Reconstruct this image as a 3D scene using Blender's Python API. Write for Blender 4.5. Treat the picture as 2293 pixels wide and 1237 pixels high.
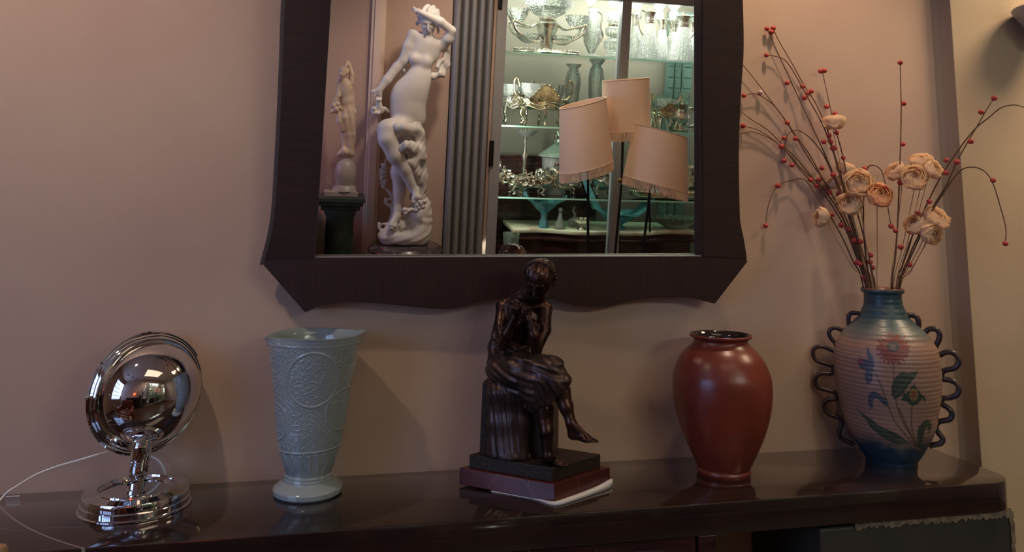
import bpy, bmesh, math, random
import numpy as np
from mathutils import Vector, Matrix

# ------------------------------------------------------------------ camera
FPX, CXP, CYP = 1750.0, 1146.0, 255.0          # focal length and principal point, pixels of a 2293x1237 frame
PSI, PIT, ROL = math.radians(12.5), math.radians(8.1), math.radians(.73)
CAM = np.array([0.0, -2.2, 1.52])
ZT = 0.85                                       # table top height
WALL = 0.055                                    # plane of the wall behind the table
fw = np.array([math.sin(PSI)*math.cos(PIT), math.cos(PSI)*math.cos(PIT), math.sin(PIT)])
_r0 = np.array([math.cos(PSI), -math.sin(PSI), 0.0]); _u0 = np.cross(_r0, fw)
RT = math.cos(ROL)*_r0+math.sin(ROL)*_u0
UP = math.cos(ROL)*_u0-math.sin(ROL)*_r0

scene = bpy.context.scene
for o in list(bpy.data.objects): bpy.data.objects.remove(o)
cam_d = bpy.data.cameras.new('camera'); cam = bpy.data.objects.new('camera', cam_d)
scene.collection.objects.link(cam)
cam_d.sensor_width = 36; cam_d.sensor_fit = 'HORIZONTAL'
cam_d.lens = FPX/2293*36
cam_d.shift_x = -(CXP-1146.5)/2293
cam_d.shift_y = -(618.5-CYP)/2293
cam_d.clip_start = .02
mw = Matrix(((RT[0], UP[0], -fw[0], CAM[0]), (RT[1], UP[1], -fw[1], CAM[1]), (RT[2], UP[2], -fw[2], CAM[2]), (0, 0, 0, 1)))
cam.matrix_world = mw
scene.camera = cam
scene.view_settings.view_transform = 'Standard'
scene.view_settings.look = 'None'
scene.view_settings.gamma = 1
scene.view_settings.use_curve_mapping = False
scene.view_settings.exposure = 0.09

# ------------------------------------------------------------------ world and lights
world = bpy.data.worlds.new('world'); scene.world = world; world.use_nodes = True
bg = world.node_tree.nodes['Background']
bg.inputs[0].default_value = (.35, .5, 1, 1); bg.inputs[1].default_value = .6

def area(name, loc, target, sx, sy, power, col, spread=math.pi):
    l = bpy.data.lights.new(name, 'AREA'); l.shape = 'RECTANGLE'; l.size = sx; l.size_y = sy
    l.energy = power; l.color = col; l.spread = spread
    o = bpy.data.objects.new(name, l); scene.collection.objects.link(o)
    o.location = loc
    o.rotation_euler = (Vector(target)-Vector(loc)).to_track_quat('-Z', 'Y').to_euler()
    return o
def spot(name, loc, target, power, col, angle, blend=.8, r=.04):
    l = bpy.data.lights.new(name, 'SPOT'); l.energy = power; l.color = col
    l.spot_size = math.radians(angle); l.spot_blend = blend; l.shadow_soft_size = r
    o = bpy.data.objects.new(name, l); scene.collection.objects.link(o)
    o.location = loc
    o.rotation_euler = (Vector(target)-Vector(loc)).to_track_quat('-Z', 'Y').to_euler()
    return o
WARM = (1, .72, .48); COOL = (.94, 1, .88); BLUE = (.36, .53, 1)
area('window_daylight', (-2.72, -2.3, 1.75), (0, -1.6, 1.3), 1.7, 1.7, 36, BLUE)
area('ceiling_fill', (.9, -1.9, 3.0), (.9, -1.9, 0), 1.6, .9, 6, (1, .74, .52))  # added fill from overhead, no such panel hangs in the room
spot('wall_wash_light', (1.38, -.32, 3.02), (1.38, .06, 2.3), 50, WARM, 84, 1.0, .05)
spot('wall_wash_light', (2.7, -.50, 3.02), (2.5, .0, 2.0), 135, (1, .74, .48), 110, 1.0, .32)
spot('wall_wash_light', (-.95, -.85, 3.02), (-.85, .06, 1.45), 50, (1, .77, .57), 105, 1.0, .05)
spot('back_wall_fill', (.80, -2.55, 3.0), (.80, -3.2, 1.7), 16, (1, .80, .60), 100, 1.0, .05)  # added fill that brightens the far wall, no fixture there
spot('shades_fill', (1.75, -1.9, 3.0), (1.78, -2.7, 1.3), 15, (1, .84, .68), 60, 1.0, .05)  # added fill that lifts the peach lampshades, source unseen
spot('statue_fill', (.75, -2.0, 3.0), (.5, -2.95, 1.4), 40, (1, .84, .70), 100, 1.0, .06)  # added fill aimed at the marble statue and the wall behind

# ------------------------------------------------------------------ picture-to-place helpers
def ray(x, y): return fw+(x-CXP)/FPX*RT-(y-CYP)/FPX*UP
def on_table(x, y, z=ZT): d = ray(x, y); return CAM+d*((z-CAM[2])/d[2])
def on_y(x, y, yy): d = ray(x, y); return CAM+d*((yy-CAM[1])/d[1])
def at_dist(x, y, D):                           # point at horizontal distance D from the camera
    d = ray(x, y); return CAM+d*(D/math.hypot(d[0], d[1]))
def hdist(p): return math.hypot(p[0]-CAM[0], p[1]-CAM[1])
def depth(p): return float((np.array(p)-CAM)@fw)
def zat(x0, y0, py):
    q = (CYP-py)/FPX; d0 = np.array([x0, y0, 0.0])-CAM
    return float((q*(d0@fw)-d0@UP)/(UP[2]-q*fw[2]))
# wall mirror plane (leans forward at the top)
TILT = math.radians(5.0)
MN = np.array([0, -math.cos(TILT), -math.sin(TILT)]); MP0 = np.array([.5, .012, 1.43])
def on_mirror(x, y, off=0.0):
    d = ray(x, y); p0 = MP0+MN*off
    return CAM+d*(((p0-CAM)@MN)/(d@MN))
def refl_y(x, y, yy):                           # place in the room whose mirror image falls on this pixel
    d = ray(x, y); k = ((MP0-CAM)@MN)/(d@MN); h = CAM+k*d; d2 = d-2*(d@MN)*MN
    return h+((yy-h[1])/d2[1])*d2
def refl_scale(x, y, yy):                       # metres per pixel there
    a = refl_y(x-5, y, yy); b = refl_y(x+5, y, yy); return abs(b[0]-a[0])/10

# ------------------------------------------------------------------ objects
COL = scene.collection
def link(name, me, mat=None, parent=None):
    o = bpy.data.objects.new(name, me); COL.objects.link(o)
    if mat is not None and not me.materials: me.materials.append(mat)
    if parent is not None: o.parent = parent
    return o
def thing(name, label, cat, loc=(0, 0, 0), group=None):
    o = bpy.data.objects.new(name, None); COL.objects.link(o); o.location = tuple(loc)
    o.empty_display_size = .05
    o['label'] = label; o['category'] = cat
    if group: o['group'] = group
    return o
def tag(o, label, cat, group=None):
    o['label'] = label; o['category'] = cat
    if group: o['group'] = group
    return o
def struct(o): o['kind'] = 'structure'; return o
def copy_thing(src, loc, label, scale=None, rz=None):
    r = src.copy(); COL.objects.link(r); r.location = loc; r['label'] = label
    if scale: r.scale = scale
    if rz is not None: r.rotation_euler = (0, 0, rz)
    for ch in list(src.children):
        c = ch.copy(); COL.objects.link(c); c.parent = r
        for g in list(ch.children):
            d = g.copy(); COL.objects.link(d); d.parent = c
    return r

class MB:                                       # collects shapes into one mesh
    def __init__(s): s.v = []; s.f = []; s.n = 0
    def add(s, v, f):
        v = np.asarray(v, float).reshape(-1, 3); s.v.append(v)
        s.f.extend([tuple(i+s.n for i in q) for q in f]); s.n += len(v); return s
    def box(s, lo, hi):
        x0, y0, z0 = lo; x1, y1, z1 = hi
        return s.add([(x0, y0, z0), (x1, y0, z0), (x1, y1, z0), (x0, y1, z0), (x0, y0, z1), (x1, y0, z1), (x1, y1, z1), (x0, y1, z1)],
                     [(0, 3, 2, 1), (4, 5, 6, 7), (0, 1, 5, 4), (1, 2, 6, 5), (2, 3, 7, 6), (3, 0, 4, 7)])
    def lathe(s, prof, n=64, c=(0, 0, 0), rfun=None, cap=True):
        prof = list(prof); m = len(prof); a = np.arange(n)*2*math.pi/n
        V = []
        for (r, z) in prof:
            rr = np.full(n, r) if rfun is None else rfun(a, r, z)
            V.append(np.stack([c[0]+rr*np.cos(a), c[1]+rr*np.sin(a), np.full(n, c[2]+z)], 1))
        F = [(j*n+i, j*n+(i+1) % n, (j+1)*n+(i+1) % n, (j+1)*n+i) for j in range(m-1) for i in range(n)]
        if cap and prof[0][0] > 1e-5: F.append(tuple(range(n-1, -1, -1)))
        if cap and prof[-1][0] > 1e-5: F.append(tuple((m-1)*n+i for i in range(n)))
        return s.add(np.concatenate(V), F)
    def tube(s, pts, rad, n=8, closed=False):
        P = np.asarray(pts, float); m = len(P)
        R = np.full(m, rad) if np.isscalar(rad) else np.asarray(rad, float)
        T = np.gradient(P, axis=0)
        if closed: T = np.roll(P, -1, 0)-np.roll(P, 1, 0)
        T /= np.linalg.norm(T, axis=1)[:, None]+1e-12
        up = np.array([0, 0, 1.0]) if abs(T[0][2]) < .9 else np.array([1.0, 0, 0])
        nrm = np.cross(T[0], up); nrm /= np.linalg.norm(nrm)
        a = np.arange(n)*2*math.pi/n; V = []
        for i in range(m):
            nrm = nrm-T[i]*(nrm@T[i]); nrm /= np.linalg.norm(nrm)+1e-12
            b = np.cross(T[i], nrm)
            V.append(P[i]+R[i]*(np.cos(a)[:, None]*nrm+np.sin(a)[:, None]*b))
        F = [(j*n+i, j*n+(i+1) % n, (j+1)*n+(i+1) % n, (j+1)*n+i) for j in range(m-1) for i in range(n)]
        if closed: F += [((m-1)*n+i, (m-1)*n+(i+1) % n, (i+1) % n, i) for i in range(n)]
        else: F += [tuple(range(n-1, -1, -1)), tuple((m-1)*n+i for i in range(n))]
        return s.add(np.concatenate(V), F)
    def ball(s, c, r, n=12, sq=(1, 1, 1)):
        m = max(4, n//2); V = [(c[0], c[1], c[2]+r*sq[2])]
        for j in range(1, m):
            t = math.pi*j/m
            for i in range(n):
                a = 2*math.pi*i/n
                V.append((c[0]+r*sq[0]*math.sin(t)*math.cos(a), c[1]+r*sq[1]*math.sin(t)*math.sin(a), c[2]+r*sq[2]*math.cos(t)))
        V.append((c[0], c[1], c[2]-r*sq[2])); L = len(V)-1
        F = [(0, 1+i, 1+(i+1) % n) for i in range(n)]
        F += [(1+j*n+i, 1+(j+1)*n+i, 1+(j+1)*n+(i+1) % n, 1+j*n+(i+1) % n) for j in range(m-2) for i in range(n)]
        F += [(L, 1+(m-2)*n+(i+1) % n, 1+(m-2)*n+i) for i in range(n)]
        return s.add(V, F)
    def prism(s, poly, ax, off):                # poly: list of 3-D points, off: extrusion vector; earcut-safe for simple shapes through bmesh triangulation later
        P = np.asarray(poly, float); n = len(P); O = np.asarray(off, float)
        F = [tuple(range(n)), tuple(range(2*n-1, n-1, -1))]
        F += [(i, n+i, n+(i+1) % n, (i+1) % n) for i in range(n)]
        return s.add(np.concatenate([P, P+O]), F)
    def grid(s, V, closed_u=False):             # V: (m, n, 3)
        m, n = V.shape[:2]; nn = n if closed_u else n-1
        F = [(j*n+i, j*n+(i+1) % n, (j+1)*n+(i+1) % n, (j+1)*n+i) for j in range(m-1) for i in range(nn)]
        return s.add(V.reshape(-1, 3), F)
    def build(s, name, mat, parent=None, smooth=True, bevel=0, angle=40, seg=2, xf=None, flipy=False):
        v = np.concatenate(s.v)
        if xf is not None: v = xf(v)
        f = s.f
        if flipy: v = v*np.array([1, -1, 1]); f = [q[::-1] for q in f]
        me = bpy.data.meshes.new(name); me.from_pydata(v.tolist(), [], f)
        bm = bmesh.new(); bm.from_mesh(me)
        bmesh.ops.recalc_face_normals(bm, faces=bm.faces)
        big = [q for q in bm.faces if len(q.verts) > 4 ]
        if bevel:
            es = [e for e in bm.edges if len(e.link_faces) == 2 and e.calc_face_angle(0) > math.radians(30)]
            bmesh.ops.bevel(bm, geom=es, offset=bevel, segments=seg, affect='EDGES', profile=.5, clamp_overlap=True)
        bm.to_mesh(me); bm.free()
        if smooth:
            for p in me.polygons: p.use_smooth = True
            try: me.set_sharp_from_angle(angle=math.radians(angle))
            except Exception: pass
        return link(name, me, mat, parent)

def spline(pts, n=8, closed=False):             # Catmull-Rom
    P = np.asarray(pts, float); m = len(P); out = []
    rng = range(m if closed else m-1)
    for i in rng:
        if closed: a, b, c, d = P[(i-1) % m], P[i], P[(i+1) % m], P[(i+2) % m]
        else: a, b, c, d = P[max(i-1, 0)], P[i], P[i+1], P[min(i+2, m-1)]
        for t in np.arange(n)/n:
            out.append(.5*((2*b)+(-a+c)*t+(2*a-5*b+4*c-d)*t*t+(-a+3*b-3*c+d)*t**3))
    if not closed: out.append(P[-1])
    return np.array(out)
def poly_object(name, front, back_off, mat, parent=None, bevel=0):
    """flat board with an outline; front = 3-D outline, back_off = thickness vector"""
    bm = bmesh.new(); vs = [bm.verts.new(p) for p in front]
    f = bm.faces.new(vs); r = bmesh.ops.extrude_face_region(bm, geom=[f])
    nv = [g for g in r['geom'] if isinstance(g, bmesh.types.BMVert)]
    bmesh.ops.translate(bm, verts=nv, vec=Vector(back_off))
    bmesh.ops.recalc_face_normals(bm, faces=bm.faces)
    if bevel:
        bmesh.ops.bevel(bm, geom=[e for e in bm.edges if e.calc_face_angle(0) > math.radians(40)], offset=bevel, segments=2, affect='EDGES', clamp_overlap=True)
    bmesh.ops.triangulate(bm, faces=[q for q in bm.faces if len(q.verts) > 4])
    me = bpy.data.meshes.new(name); bm.to_mesh(me); bm.free()
    return link(name, me, mat, parent)

# ------------------------------------------------------------------ materials
def mat(name, col, rough=.5, metal=0, spec=.5, trans=0, ior=1.45, emit=None, estr=0, coat=0, noise=None, bump=None, coat_rough=.05, sss=0):
    """noise = (scale, colour2, low, high[, stretch]) mottling; bump = (scale, strength)"""
    m = bpy.data.materials.new(name); m.use_nodes = True; nt = m.node_tree; N = nt.nodes; L = nt.links
    b = N['Principled BSDF']
    b.inputs['Base Color'].default_value = (*col, 1); b.inputs['Roughness'].default_value = rough
    b.inputs['Metallic'].default_value = metal; b.inputs['Specular IOR Level'].default_value = spec
    b.inputs['Transmission Weight'].default_value = trans; b.inputs['IOR'].default_value = ior
    b.inputs['Coat Weight'].default_value = coat; b.inputs['Coat Roughness'].default_value = coat_rough
    if sss: b.inputs['Subsurface Weight'].default_value = sss; b.inputs['Subsurface Scale'].default_value = .01
    if emit: b.inputs['Emission Color'].default_value = (*emit, 1); b.inputs['Emission Strength'].default_value = estr
    if noise or bump:
        tc = N.new('ShaderNodeTexCoord'); mp = N.new('ShaderNodeMapping'); L.new(tc.outputs['Object'], mp.inputs[0])
    if noise:
        if len(noise) > 4: mp.inputs['Scale'].default_value = noise[4]
        nz = N.new('ShaderNodeTexNoise'); nz.inputs['Scale'].default_value = noise[0]; nz.inputs['Detail'].default_value = 6
        L.new(mp.outputs[0], nz.inputs['Vector'])
        cr = N.new('ShaderNodeMapRange'); cr.inputs[1].default_value = noise[2]; cr.inputs[2].default_value = noise[3]
        L.new(nz.outputs[0], cr.inputs[0])
        mx = N.new('ShaderNodeMix'); mx.data_type = 'RGBA'; mx.inputs[6].default_value = (*col, 1); mx.inputs[7].default_value = (*noise[1], 1)
        L.new(cr.outputs[0], mx.inputs[0]); L.new(mx.outputs[2], b.inputs['Base Color'])
    if bump:
        nb = N.new('ShaderNodeTexNoise'); nb.inputs['Scale'].default_value = bump[0]; nb.inputs['Detail'].default_value = 4
        L.new(mp.outputs[0], nb.inputs['Vector'])
        bp = N.new('ShaderNodeBump'); bp.inputs['Strength'].default_value = bump[1]; bp.inputs['Distance'].default_value = .01
        L.new(nb.outputs[0], bp.inputs['Height']); L.new(bp.outputs[0], b.inputs['Normal'])
    return m

M = {}
M['wall'] = mat('mottled_pink_beige_plaster', (.49, .350, .265), .75, noise=(1.5, (.42, .275, .220), .34, .70), bump=(90, .045))
M['wall_r'] = mat('mottled_tan_plaster', (.46, .355, .24), .75, noise=(1.8, (.40, .29, .20), .38, .68), bump=(90, .045))
M['ceiling'] = mat('ceiling_paint', (.6, .5, .42), .8)
M['floor'] = mat('floor_wood', (.12, .06, .035), .35, noise=(4, (.07, .035, .02), .3, .7, (1, 12, 1)))
M['veneer_h'] = mat('dark_rosewood_crossgrain', (.021, .0075, .006), .42, spec=.3, coat=.04, coat_rough=.3, noise=(9, (.040, .014, .010), .42, .75, (1, 1, 26)), bump=(160, .25))
M['veneer_v'] = mat('dark_rosewood_uprightgrain', (.024, .0095, .008), .40, coat=.15, coat_rough=.3, noise=(9, (.048, .018, .013), .42, .75, (26, 1, 1)), bump=(160, .2))
M['chrome'] = mat('polished_chrome', (.78, .77, .76), .035, 1)
M['mirror'] = mat('silvered_glass', (.93, .94, .92), 0.0, 1)
M['white_cable'] = mat('white_cable', (.75, .74, .74), .4)
M['bronze'] = mat('dark_brown_bronze', (.075, .034, .024), .30, .75, noise=(14, (.022, .012, .010), .35, .7), bump=(70, .12))
M['bronze_dark'] = mat('dull_bronze_ground', (.034, .022, .017), .5, .5, noise=(12, (.035, .024, .018), .4, .7), bump=(60, .22))
M['red_marble'] = mat('red_veined_marble', (.10, .018, .012), .25, noise=(9, (.05, .01, .008), .35, .65))
M['paper'] = mat('white_crumpled_cloth', (.62, .58, .56), .9)
M['celadon'] = mat('pale_celadon_glaze', (.28, .33, .335), .14, coat=.6)
M['clay'] = mat('terracotta_glaze', (.190, .030, .015), .34, coat=.35, coat_rough=.26, noise=(7, (.12, .019, .011), .35, .7), bump=(40, .06))
M['clay_in'] = mat('dark_brown_glaze', (.02, .014, .012), .08, coat=.5)
M['handle'] = mat('dark_plum_glaze', (.030, .018, .024), .35, noise=(30, (.075, .045, .028), .5, .75), coat=.3)
M['stem'] = mat('dry_twig', (.13, .055, .025), .7)
M['stem_pale'] = mat('pale_dry_stalk', (.40, .22, .12), .7)
M['strip'] = mat('shaded_wall_edge', (.25, .18, .14), .7)  # wall paint darkened to carry the shade on the step's side face
M['edge_band'] = mat('worn_grey_frame_edge', (.075, .060, .056), .5)
M['drape'] = mat('satin_bronze_drapery', (.085, .050, .042), .36, .6, noise=(16, (.030, .020, .018), .35, .7))
M['berry'] = mat('red_berry', (.50, .050, .040), .45, noise=(220, (.36, .03, .03), .4, .7), bump=(500, .3))
def petal_mat(name, c, c2):
    m = mat(name, c, .85, noise=(26, c2, .42, .75), spec=.2); nt = m.node_tree; N = nt.nodes; L = nt.links; b = N['Principled BSDF']
    tl = N.new('ShaderNodeBsdfTranslucent'); tl.inputs[0].default_value = (*c, 1); mx = N.new('ShaderNodeMixShader'); mx.inputs[0].default_value = .45
    L.new(b.outputs[0], mx.inputs[1]); L.new(tl.outputs[0], mx.inputs[2]); L.new(mx.outputs[0], N['Material Output'].inputs[0]); return m
M['petal'] = petal_mat('cream_paper_petal', (.88, .68, .47), (.82, .54, .31))
M['marble'] = mat('white_marble', (.62, .58, .56), .5, noise=(4, (.54, .49, .46), .45, .75), sss=.1)
M['marble_old'] = mat('worn_cream_marble', (.56, .43, .34), .55, noise=(8, (.42, .27, .18), .45, .7))
M['marble_grey'] = mat('grey_marble', (.36, .31, .28), .4, noise=(8, (.28, .24, .22), .4, .7))
M['marble_dark'] = mat('dark_veined_marble', (.055, .042, .042), .2, noise=(16, (.30, .25, .24), .55, .72, (1, 1, 3)))
M['green_marble'] = mat('dark_green_marble', (.030, .048, .042), .25, noise=(10, (.055, .075, .062), .4, .7))
M['trim'] = mat('pink_white_trim', (.66, .50, .41), .5)
M['grey_metal'] = mat('grey_painted_metal', (.30, .29, .29), .34, .4)
M['frame_metal'] = mat('grey_showcase_metal', (.34, .345, .36), .35, .3)
def thin_glass(name, tint, gloss=(1, 1, 1), rough=.02, ior=1.5, frost=0.0, bump=0, glass_mix=0.0):
    m = bpy.data.materials.new(name); m.use_nodes = True; nt = m.node_tree; N = nt.nodes; L = nt.links; N.clear()
    out = N.new('ShaderNodeOutputMaterial'); tr = N.new('ShaderNodeBsdfTransparent'); tr.inputs[0].default_value = (*tint, 1)
    gl = N.new('ShaderNodeBsdfGlossy'); gl.inputs[0].default_value = (*gloss, 1); gl.inputs['Roughness'].default_value = rough
    fr = N.new('ShaderNodeFresnel'); fr.inputs[0].default_value = ior
    base = tr
    if glass_mix:
        gg = N.new('ShaderNodeBsdfGlass'); gg.inputs[0].default_value = (*tint, 1); gg.inputs['Roughness'].default_value = rough; gg.inputs['IOR'].default_value = 1.45
        mg = N.new('ShaderNodeMixShader'); mg.inputs[0].default_value = glass_mix; L.new(tr.outputs[0], mg.inputs[1]); L.new(gg.outputs[0], mg.inputs[2]); base = mg
    if frost:
        df = N.new('ShaderNodeBsdfDiffuse'); df.inputs[0].default_value = (*gloss, 1)
        mf = N.new('ShaderNodeMixShader'); mf.inputs[0].default_value = frost; L.new(base.outputs[0], mf.inputs[1]); L.new(df.outputs[0], mf.inputs[2]); base = mf
    mx = N.new('ShaderNodeMixShader'); L.new(fr.outputs[0], mx.inputs[0]); L.new(base.outputs[0], mx.inputs[1]); L.new(gl.outputs[0], mx.inputs[2]); L.new(mx.outputs[0], out.inputs[0])
    if bump:
        tc = N.new('ShaderNodeTexCoord'); vo = N.new('ShaderNodeTexVoronoi'); vo.inputs['Scale'].default_value = bump; L.new(tc.outputs['Object'], vo.inputs['Vector'])
        bp = N.new('ShaderNodeBump'); bp.inputs['Strength'].default_value = .9; bp.inputs['Distance'].default_value = .004; L.new(vo.outputs['Distance'], bp.inputs['Height'])
        for n_ in (gl, fr) + ((gg,) if glass_mix else ()): L.new(bp.outputs[0], n_.inputs['Normal'])
    return m
M['glass'] = thin_glass('clear_pane', (.98, .99, .98), rough=0, ior=1.12)
M['shelf_glass'] = thin_glass('clear_shelf_glass', (.86, .96, .92), ior=1.45)
M['shelf_edge'] = mat('green_glass_edge', (.38, .66, .56), .12, spec=1)
M['crystal'] = thin_glass('cut_crystal', (.93, .98, .95), ior=1.9, frost=.14, bump=70, glass_mix=.35, rough=.04)
M['blue_glass'] = thin_glass('aqua_art_glass', (.50, .90, .97), (.35, .85, 1.0), ior=2.0, frost=.22, rough=.04, bump=22, glass_mix=.25)
M['frost'] = thin_glass('pale_frosted_glass', (.80, .92, .86), (.75, .88, .80), ior=1.7, frost=.22, bump=60, rough=.06)
M['silver'] = mat('tarnished_silver', (.88, .87, .82), .14, 1, noise=(30, (.66, .62, .52), .4, .7), bump=(75, .35))
M['gilt'] = mat('silver_gilt', (.82, .76, .58), .18, 1, noise=(26, (.50, .43, .30), .45, .7), bump=(70, .2))
M['case_wall'] = mat('grey_green_panel', (.155, .138, .112), .6)
M['teal'] = mat('teal_shutter', (.095, .165, .145), .5)
M['dark_wood'] = mat('dark_mahogany', (.022, .009, .010), .22, coat=.5, noise=(6, (.05, .016, .014), .4, .7, (1, 1, 8)))
M['cream_marble'] = mat('cream_marble_top', (.62, .60, .46), .25, noise=(12, (.50, .36, .24), .48, .7))
M['shade'] = mat('peach_fabric_shade', (.88, .64, .47), .8, noise=(60, (.86, .61, .445), .4, .7), trans=0, sss=0)
M['fringe'] = mat('peach_fringe', (.80, .56, .40), .85)
M['iron'] = mat('blackened_iron', (.018, .014, .012), .4, .6)
M['brass'] = mat('aged_brass', (.35, .22, .07), .3, 1)
M['pewter'] = mat('grey_glass_shade', (.34, .31, .29), .35)
M['bulb'] = mat('lit_bulb', (1, 1, 1), .5, emit=(.92, 1, .94), estr=22)
M['bulb_warm'] = mat('lit_ceiling_lamp', (1, 1, 1), .5, emit=(1, .85, .70), estr=16)
M['orange_lit'] = mat('orange_lit_shade', (.8, .15, .05), .5, emit=(1, .13, .03), estr=2.2)
M['beige_wood'] = mat('light_beech', (.34, .21, .12), .5, noise=(12, (.26, .15, .08), .4, .7, (8, 8, 1)))
M['stone_dark'] = mat('dark_slate_painted_board', (.030, .026, .020), .6, noise=(5, (.045, .036, .028), .4, .7))
M['chip'] = mat('raw_chipped_edge', (.22, .16, .10), .9, noise=(60, (.10, .07, .05), .4, .7))
M['leather'] = mat('rust_leather', (.22, .06, .035), .45)

# ------------------------------------------------------------------ sculpted figures: smooth blended distance field -> one continuous surface
class Clay:
    def __init__(s, lo, hi, h):
        s.lo = np.array(lo, float); s.h = h
        s.n = np.maximum(4, np.ceil((np.array(hi)-s.lo)/h).astype(int)+1)
        s.F = np.full(tuple(s.n), 1e3, np.float32)
        s.ax = [(s.lo[i]+np.arange(s.n[i])*h).astype(np.float32) for i in range(3)]
    def _win(s, lo, hi):
        a = np.clip(np.floor((np.asarray(lo)-s.lo)/s.h).astype(int), 0, s.n-1)
        b = np.clip(np.ceil((np.asarray(hi)-s.lo)/s.h).astype(int)+1, 1, s.n)
        if np.any(b <= a): return None
        return tuple(slice(int(a[i]), int(b[i])) for i in range(3))
    def _xyz(s, w): return (s.ax[0][w[0]][:, None, None], s.ax[1][w[1]][None, :, None], s.ax[2][w[2]][None, None, :])
    def _mix(s, w, d, k, sub):
        a = s.F[w]
        if sub:
            d = -d
            if k > 0: h = np.clip(.5-.5*(a-d)/k, 0, 1); r = a+(d-a)*h+k*h*(1-h)
            else: r = np.maximum(a, d)
            s.F[w] = np.where(a > 900, a, r)
        else:
            if k > 0: h = np.clip(.5+.5*(a-d)/k, 0, 1); s.F[w] = a+(d-a)*h-k*h*(1-h)
            else: s.F[w] = np.minimum(a, d)
    def cone(s, a, b, ra, rb, k=.01, sub=False):
        a = np.asarray(a, float); b = np.asarray(b, float); m = max(ra, rb)+k+4*s.h
        w = s._win(np.minimum(a, b)-m, np.maximum(a, b)+m)
        if w is None: return s
        X, Y, Z = s._xyz(w); ba = b-a; L = ba@ba+1e-12
        t = np.clip(((X-a[0])*ba[0]+(Y-a[1])*ba[1]+(Z-a[2])*ba[2])/L, 0, 1)
        d = np.sqrt((X-a[0]-t*ba[0])**2+(Y-a[1]-t*ba[1])**2+(Z-a[2]-t*ba[2])**2)-(ra+(rb-ra)*t)
        s._mix(w, d, k, sub); return s
    def chain(s, pts, rad, k=.01, sub=False):
        for i in range(len(pts)-1):
            r0 = rad if np.isscalar(rad) else rad[i]; r1 = rad if np.isscalar(rad) else rad[i+1]
            s.cone(pts[i], pts[i+1], r0, r1, k, sub)
        return s
    def ell(s, c, r, A=None, k=.01, sub=False):   # A rows = axes
        c = np.asarray(c, float); r = np.asarray(r, float); m = r.max()+k+4*s.h
        w = s._win(c-m, c+m)
        if w is None: return s
        X, Y, Z = s._xyz(w); A = np.eye(3) if A is None else np.asarray(A)
        q = [(A[i][0]*(X-c[0])+A[i][1]*(Y-c[1])+A[i][2]*(Z-c[2])) for i in range(3)]
        k0 = np.sqrt((q[0]/r[0])**2+(q[1]/r[1])**2+(q[2]/r[2])**2)
        k1 = np.sqrt((q[0]/r[0]**2)**2+(q[1]/r[1]**2)**2+(q[2]/r[2]**2)**2)+1e-9
        s._mix(w, k0*(k0-1)/k1, k, sub); return s
    def warp(s, fn):                               # add fn(X,Y,Z) to the field
        s.F = np.where(s.F < 900, s.F+fn(*s._xyz((slice(None),)*3)), s.F).astype(np.float32); return s
    def cut(s, fn): s.F = np.maximum(s.F, fn(*s._xyz((slice(None),)*3))).astype(np.float32); return s
    def mesh(s, name, mt, parent=None, origin=(0, 0, 0), smooth_it=2, cut_tiny=True):
        F = s.F; S = F < 0; nx, ny, nz = F.shape
        cnt = np.zeros((nx-1, ny-1, nz-1), np.int8)
        for a in (0, 1):
            for b in (0, 1):
                for c in (0, 1): cnt += S[a:nx-1+a, b:ny-1+b, c:nz-1+c]
        I, J, K = np.nonzero((cnt > 0) & (cnt < 8))
        pos = np.zeros((len(I), 3)); num = np.zeros(len(I))
        cor = [(a, b, c) for a in (0, 1) for b in (0, 1) for c in (0, 1)]
        for p in cor:
            for ax in range(3):
                if p[ax]: continue
                q = list(p); q[ax] = 1
                f0 = F[I+p[0], J+p[1], K+p[2]].astype(float); f1 = F[I+q[0], J+q[1], K+q[2]].astype(float)
                mk = (f0 < 0) != (f1 < 0); t = np.where(mk, f0/(f0-f1+1e-20), 0)
                for d in range(3): pos[:, d] += mk*(p[d]+(t if d == ax else 0))
                num += mk
        pos /= num[:, None]
        V = s.lo+(pos+np.stack([I, J, K], 1))*s.h
        idx = np.full(cnt.shape, -1, np.int64); idx[I, J, K] = np.arange(len(I))
        Q = []
        for ax in range(3):
            sl0 = [slice(1, -1)]*3; sl0[ax] = slice(0, -1); sl1 = [slice(1, -1)]*3; sl1[ax] = slice(1, None)
            A = S[tuple(sl0)]; B = S[tuple(sl1)]
            i, j, k = np.nonzero(A != B); off = [1, 1, 1]; off[ax] = 0
            i, j, k = i+off[0], j+off[1], k+off[2]
            fl = S[i, j, k]
            u, v = (ax+1) % 3, (ax+2) % 3
            def g(du, dv):
                c = [i.copy(), j.copy(), k.copy()]; c[u] -= du; c[v] -= dv
                return idx[c[0], c[1], c[2]]
            q = np.stack([g(1, 1), g(0, 1), g(0, 0), g(1, 0)], 1)
            q[~fl] = q[~fl][:, ::-1]; Q.append(q)
        Q = np.concatenate(Q); Q = Q[(Q >= 0).all(1)]
        for _ in range(smooth_it):                 # light Laplacian smoothing
            acc = np.zeros_like(V); c = np.zeros(len(V))
            for a, b in ((0, 1), (1, 2), (2, 3), (3, 0)):
                for d in range(3):
                    acc[:, d] += np.bincount(Q[:, a], V[Q[:, b], d], len(V))+np.bincount(Q[:, b], V[Q[:, a], d], len(V))
                c += np.bincount(Q[:, a], minlength=len(V))+np.bincount(Q[:, b], minlength=len(V))
            V = .4*V+.6*acc/np.maximum(c, 1)[:, None]
        V = V-np.asarray(origin)
        me = bpy.data.meshes.new(name)
        me.vertices.add(len(V)); me.vertices.foreach_set('co', V.astype(np.float32).ravel())
        me.loops.add(len(Q)*4); me.loops.foreach_set('vertex_index', Q.astype(np.int32).ravel())
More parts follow.
